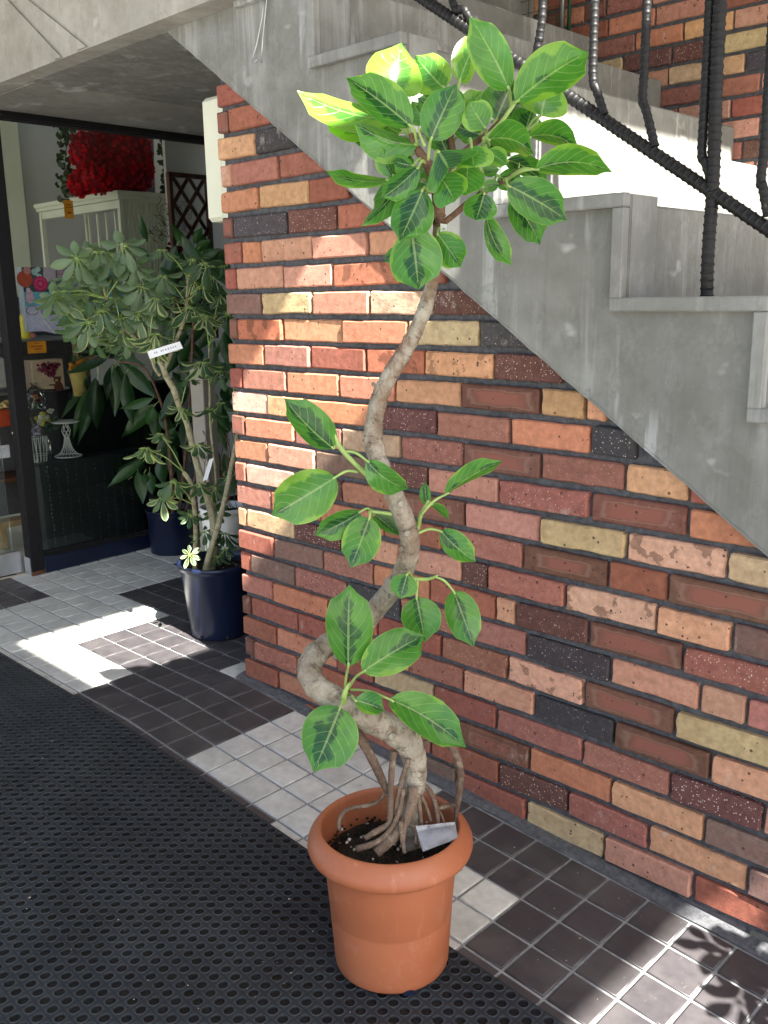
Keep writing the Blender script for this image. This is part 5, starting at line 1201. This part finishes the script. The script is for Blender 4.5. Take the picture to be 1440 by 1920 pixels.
for z,f in((0,.7),(.5,.85),(1,1)): mb.lathe(b0+V((0,0,hgt*z)),[(r_*f-.0015,0),(r_*f+.0015,.001),(r_*f-.0015,.002)],20)
mb.build('wire_frame',M['white'],bb)
film('cellophane',b0,.06,.26,.05,bb)
# low wooden table with curved legs
tb=thing('wooden_stool','low brown wooden table with curved legs behind the black post','table',(-2.35,.1,.06))
z_=onx(30,895,-2.2).z; c=onx(30,895,-2.25)
mb=MB(); mb.box((-2.3,c.y,z_),(.16,.22,.012),0,None,.003); mb.build('tabletop',M['wood'],tb)
for sx_ in(-1,1):
    for sy_ in(-1,1):
        mb=MB(); p=V((-2.3+sx_*.12,c.y+sy_*.17,z_-.01)); mb.tube(smooth([p,p+V((0,sy_*.03,-.06)),p+V((0,sy_*.015,-.13)),V((p.x,p.y+sy_*.05,.07))],5),.011,8); mb.build('leg',M['wood'],tb)
lt=thing('plank_bench','rough pale brown plank bench standing on the cream display platform','bench',(-2.15,.1,.06))
q=onx(40,975,-2.05); mb=MB(); mb.box((-2.05,q.y,q.z),(.05,.24,.014),0,None,.002); mb.build('seat',M['bamboo'],lt)
for d in(-.1,.12): mb=MB(); mb.box((-2.05,q.y+d,(q.z+.05)/2),(.02,.014,(q.z-.08)/2),0,None,.002); mb.build('leg',M['bamboo'],lt)
# left of the post: grey packet, orange basket, white card
o=onx(6,730,-2.0); gb=thing('grey_packet','pale grey crumpled packet on the glass shelf, left of the black post','packet',o)
mb=MB(); mb.cc=(.40,.41,.40,1); hq=onx(6,672,-2.0).z-o.z; mb.box((-2.0,o.y-.03,o.z+hq/2+.006),(.025,.045,hq/2),0,None,.01); mb.build('paper_bag',M['vmatt'],gb)
o=onx(8,800,-1.95); orb=thing('orange_basket','red and orange gift basket with bread coloured filling, left of the black post','basket',o)
mb=MB(); mb.cc=(.42,.06,.02,1); hq=onx(8,768,-1.95).z-o.z; mb.box((-1.97,o.y-.03,o.z+hq/2),(.03,.06,hq/2),0,None,.004); mb.build('box_wrap',M['vcol'],orb)
mb=MB(); blob_cluster(mb,onx(6,760,-1.96),.03,20,((.50,.26,.05),(.45,.35,.12),(.55,.45,.25)),.012,.5); mb.build('filling',M['vmatt'],orb)
card('notice_card','plain white card standing below the orange gift basket, left of the post',0,860,.05,.06,-1.90,(.62,.66,.72),[(.1,.6,.7,.05)],(.4,.42,.46),'card')
# ivy trails
def ivy(name,label,pts,x,n,dens):
    P=[onx(*p,x) for p in pts]; t=thing(name,label,'ivy',P[-1],'ivy trails in the shop'); mb=MB(); q=smooth(P,8); mb.cc=(.05,.04,.02,1); mb.tube(q,.0025,5)
    for i in range(n):
        p=rnd.choice(q)+V((rnd.uniform(-.02,.03),rnd.uniform(-dens,dens),rnd.uniform(-.02,.02))); d=V((rnd.uniform(0,.6),rnd.uniform(-1,1),rnd.uniform(-.9,.5))).normalized(); k=rnd.uniform(.7,1.4); mb.cc=(.035*k,.065*k,.022*k,1)
        for a in(-.7,0,.7):
            dd=Matrix.Rotation(a,3,V((1,0,0)))@d; leaf(mb,p,p+dd*.034,.020,rnd.uniform(-.4,.4),.08,.1,0,.1,'la',5,3,.02)
    mb.build('vine',M['vcol'],t)
ivy('ivy_trail','artificial ivy trailing down the wall left of the red rose figure',[(118,232),(124,268),(122,310),(126,350),(122,372)],-2.45,70,.05)
ivy('ivy_trail','thin artificial ivy trail hanging right of the red rose figure',[(304,255),(306,290),(308,330),(306,372)],-2.3,18,.015)
# brown trellis
tr=thing('wooden_trellis','dark brown framed wooden lattice panel in front of the white board','trellis',(-1.78,1.05,1.2))
xt=-1.775; A=onx(313,322,xt); B=onx(384,312,xt); zt2,zb3=A.z,1.05; fw=.022
yA,yB=A.y,B.y+.02
for nm,(y0,y1,z0,z1) in (('stile',(yA,yA+fw,zb3,zt2)),('stile',(yB-fw,yB,zb3,zt2)),('rail',(yA+fw,yB-fw,zt2-fw,zt2)),('rail',(yA+fw,yB-fw,zb3,zb3+fw))):
    mb=MB(); mb.box((xt,(y0+y1)/2,(z0+z1)/2),(.014,(y1-y0)/2,(z1-z0)/2),0,None,.002); mb.build(nm,M['wood'],tr)
wi=yB-yA-2*fw
for k in range(-1,6):
    for sg,xo in((1,.004),(-1,-.004)):
        z0=zb3+fw+k*.13; z1=z0+wi*1.35
        a=V((xt+xo,yA+fw if sg>0 else yB-fw,z0)); b=V((xt+xo,yB-fw if sg>0 else yA+fw,z1))
        lo_,hi_=zb3+fw,zt2-fw
        if z1<=lo_ or z0>=hi_: continue
        ta=max(0,(lo_-z0)/(z1-z0)); tb_=min(1,(hi_-z0)/(z1-z0)); p=a.lerp(b,ta); q=a.lerp(b,tb_); d=(q-p)
        if d.length<.03: continue
        mb=MB(); ang=math.atan2(d.z,d.y); mb.box((p+q)/2,(.0035,d.length/2,.009),0,Matrix.Rotation(ang,3,'X')); mb.build('lath',M['wood'],tr)
# dried twigs and red flowers at the back
o=onx(318,470,-1.77); rf=thing('red_flowers','dark red flower cluster with dry brown twigs, in front of the slatted cabinet and lattice','flowers',o)
mb=MB(); blob_cluster(mb,onx(325,470,-1.80),.04,40,((.20,.006,.01),(.10,.004,.01),(.05,.01,.01)),.014); mb.build('blooms',M['vmatt'],rf)
mb=MB()
for i in range(40):
    p=onx(rnd.uniform(285,360),rnd.uniform(395,445),-1.79); pts=[p]
    for k in range(4): pts.append(pts[-1]+V((rnd.uniform(-.01,.01),rnd.uniform(-.03,.03),rnd.uniform(-.02,.03))))
    mb.tube(smooth(pts,3),.0014,4)
mb.build('twigs',M['barkd'],rf)

# shrub standing just right of the picture: its leaves throw the shadow on the sunlit tiles
t0=onf(1385,1810); TC=t0+V((.85,-.17,0)); TC=V((TC.x,TC.y,fh(TC.x,TC.y)))
shb=thing('potted_shrub','umbrella leaved shrub in a dark pot on the sunny tiles, at the far right end','potted plant',TC)
mb=MB(); pot_lathe(mb,TC+V((0,0,.004)),.24,.09,.12,.008,.018); mb.build('pot',M['blackp'],shb)
mb=MB(); soil_disc(mb,TC,TC.z+.2,.105); mb.build('soil',M['soil'],shb)
mb=MB(); tp=t0+SUN*1.02; mb.tube(smooth([TC+V((0,0,.2)),TC+V((-.03,.01,.45)),TC.lerp(tp,.8)+V((0,0,.2)),tp],5),.007,8); mb.build('stem',M['barkg'],shb)
fm=MB()
def whorl3(c,L,n,nrm):
    t1=nrm.orthogonal().normalized(); t2=nrm.cross(t1); a0=rnd.uniform(0,6)
    for k in range(n):
        a=a0+2*math.pi*k/n; d=t1*math.cos(a)+t2*math.sin(a); fm.cc=(.4,.3,0,rnd.random()); leaf(fm,c+d*L*.15,c+d*L*rnd.uniform(.8,1.1)-V((0,0,.02)),L*.42,rnd.uniform(-.2,.2),.08,.2,.05,.2,'ob',9,5,.03,up=nrm); fm.tube([c,c+d*L*.16],.0014,5,1)
for px,py,h in ((1370,1790,.62),(1415,1770,.78),(1400,1850,.55),(1440,1820,.9),(1385,1880,.7),(1450,1760,1.0),(1470,1880,.8),(1340,1775,.8)):
    p=onf(px,py)+SUN*(h/SUN.z); whorl3(p,.085,7,(SUN+V((rnd.uniform(-.4,.4),rnd.uniform(-.4,.4),.2))).normalized()); fm.tube(smooth([p,(p+tp)/2+V((0,0,.03)),tp-V((0,0,.1))],4),.002,5,1)
fm.build('foliage',[M['scheff'],M['petiole']],shb)

# loose grit on the mat and tiles
mb=MB()
for i in range(150):
    px,py=rnd.uniform(20,1300),rnd.uniform(1320,1915); p=onf(px,py)
    if p.y>-.03 or (p-V((PC.x,PC.y,p.z))).length<.15: continue
    z=fh(p.x,p.y)+(MH+.0005 if p.y<YM else .002); k=rnd.uniform(.15,.6); mb.cc=(k,k*.95,k*.88,1); mb.ball((p.x,p.y,z),rnd.uniform(.0006,.0016)*(1.8 if rnd.random()<.08 else 1),5,0,(1,1.3,.6),.3)
g=mb.build('grit',M['vmatt']); g['kind']='stuff'; g['label']='pale grit and crumbs scattered over the black rubber mat'; g['category']='grit'
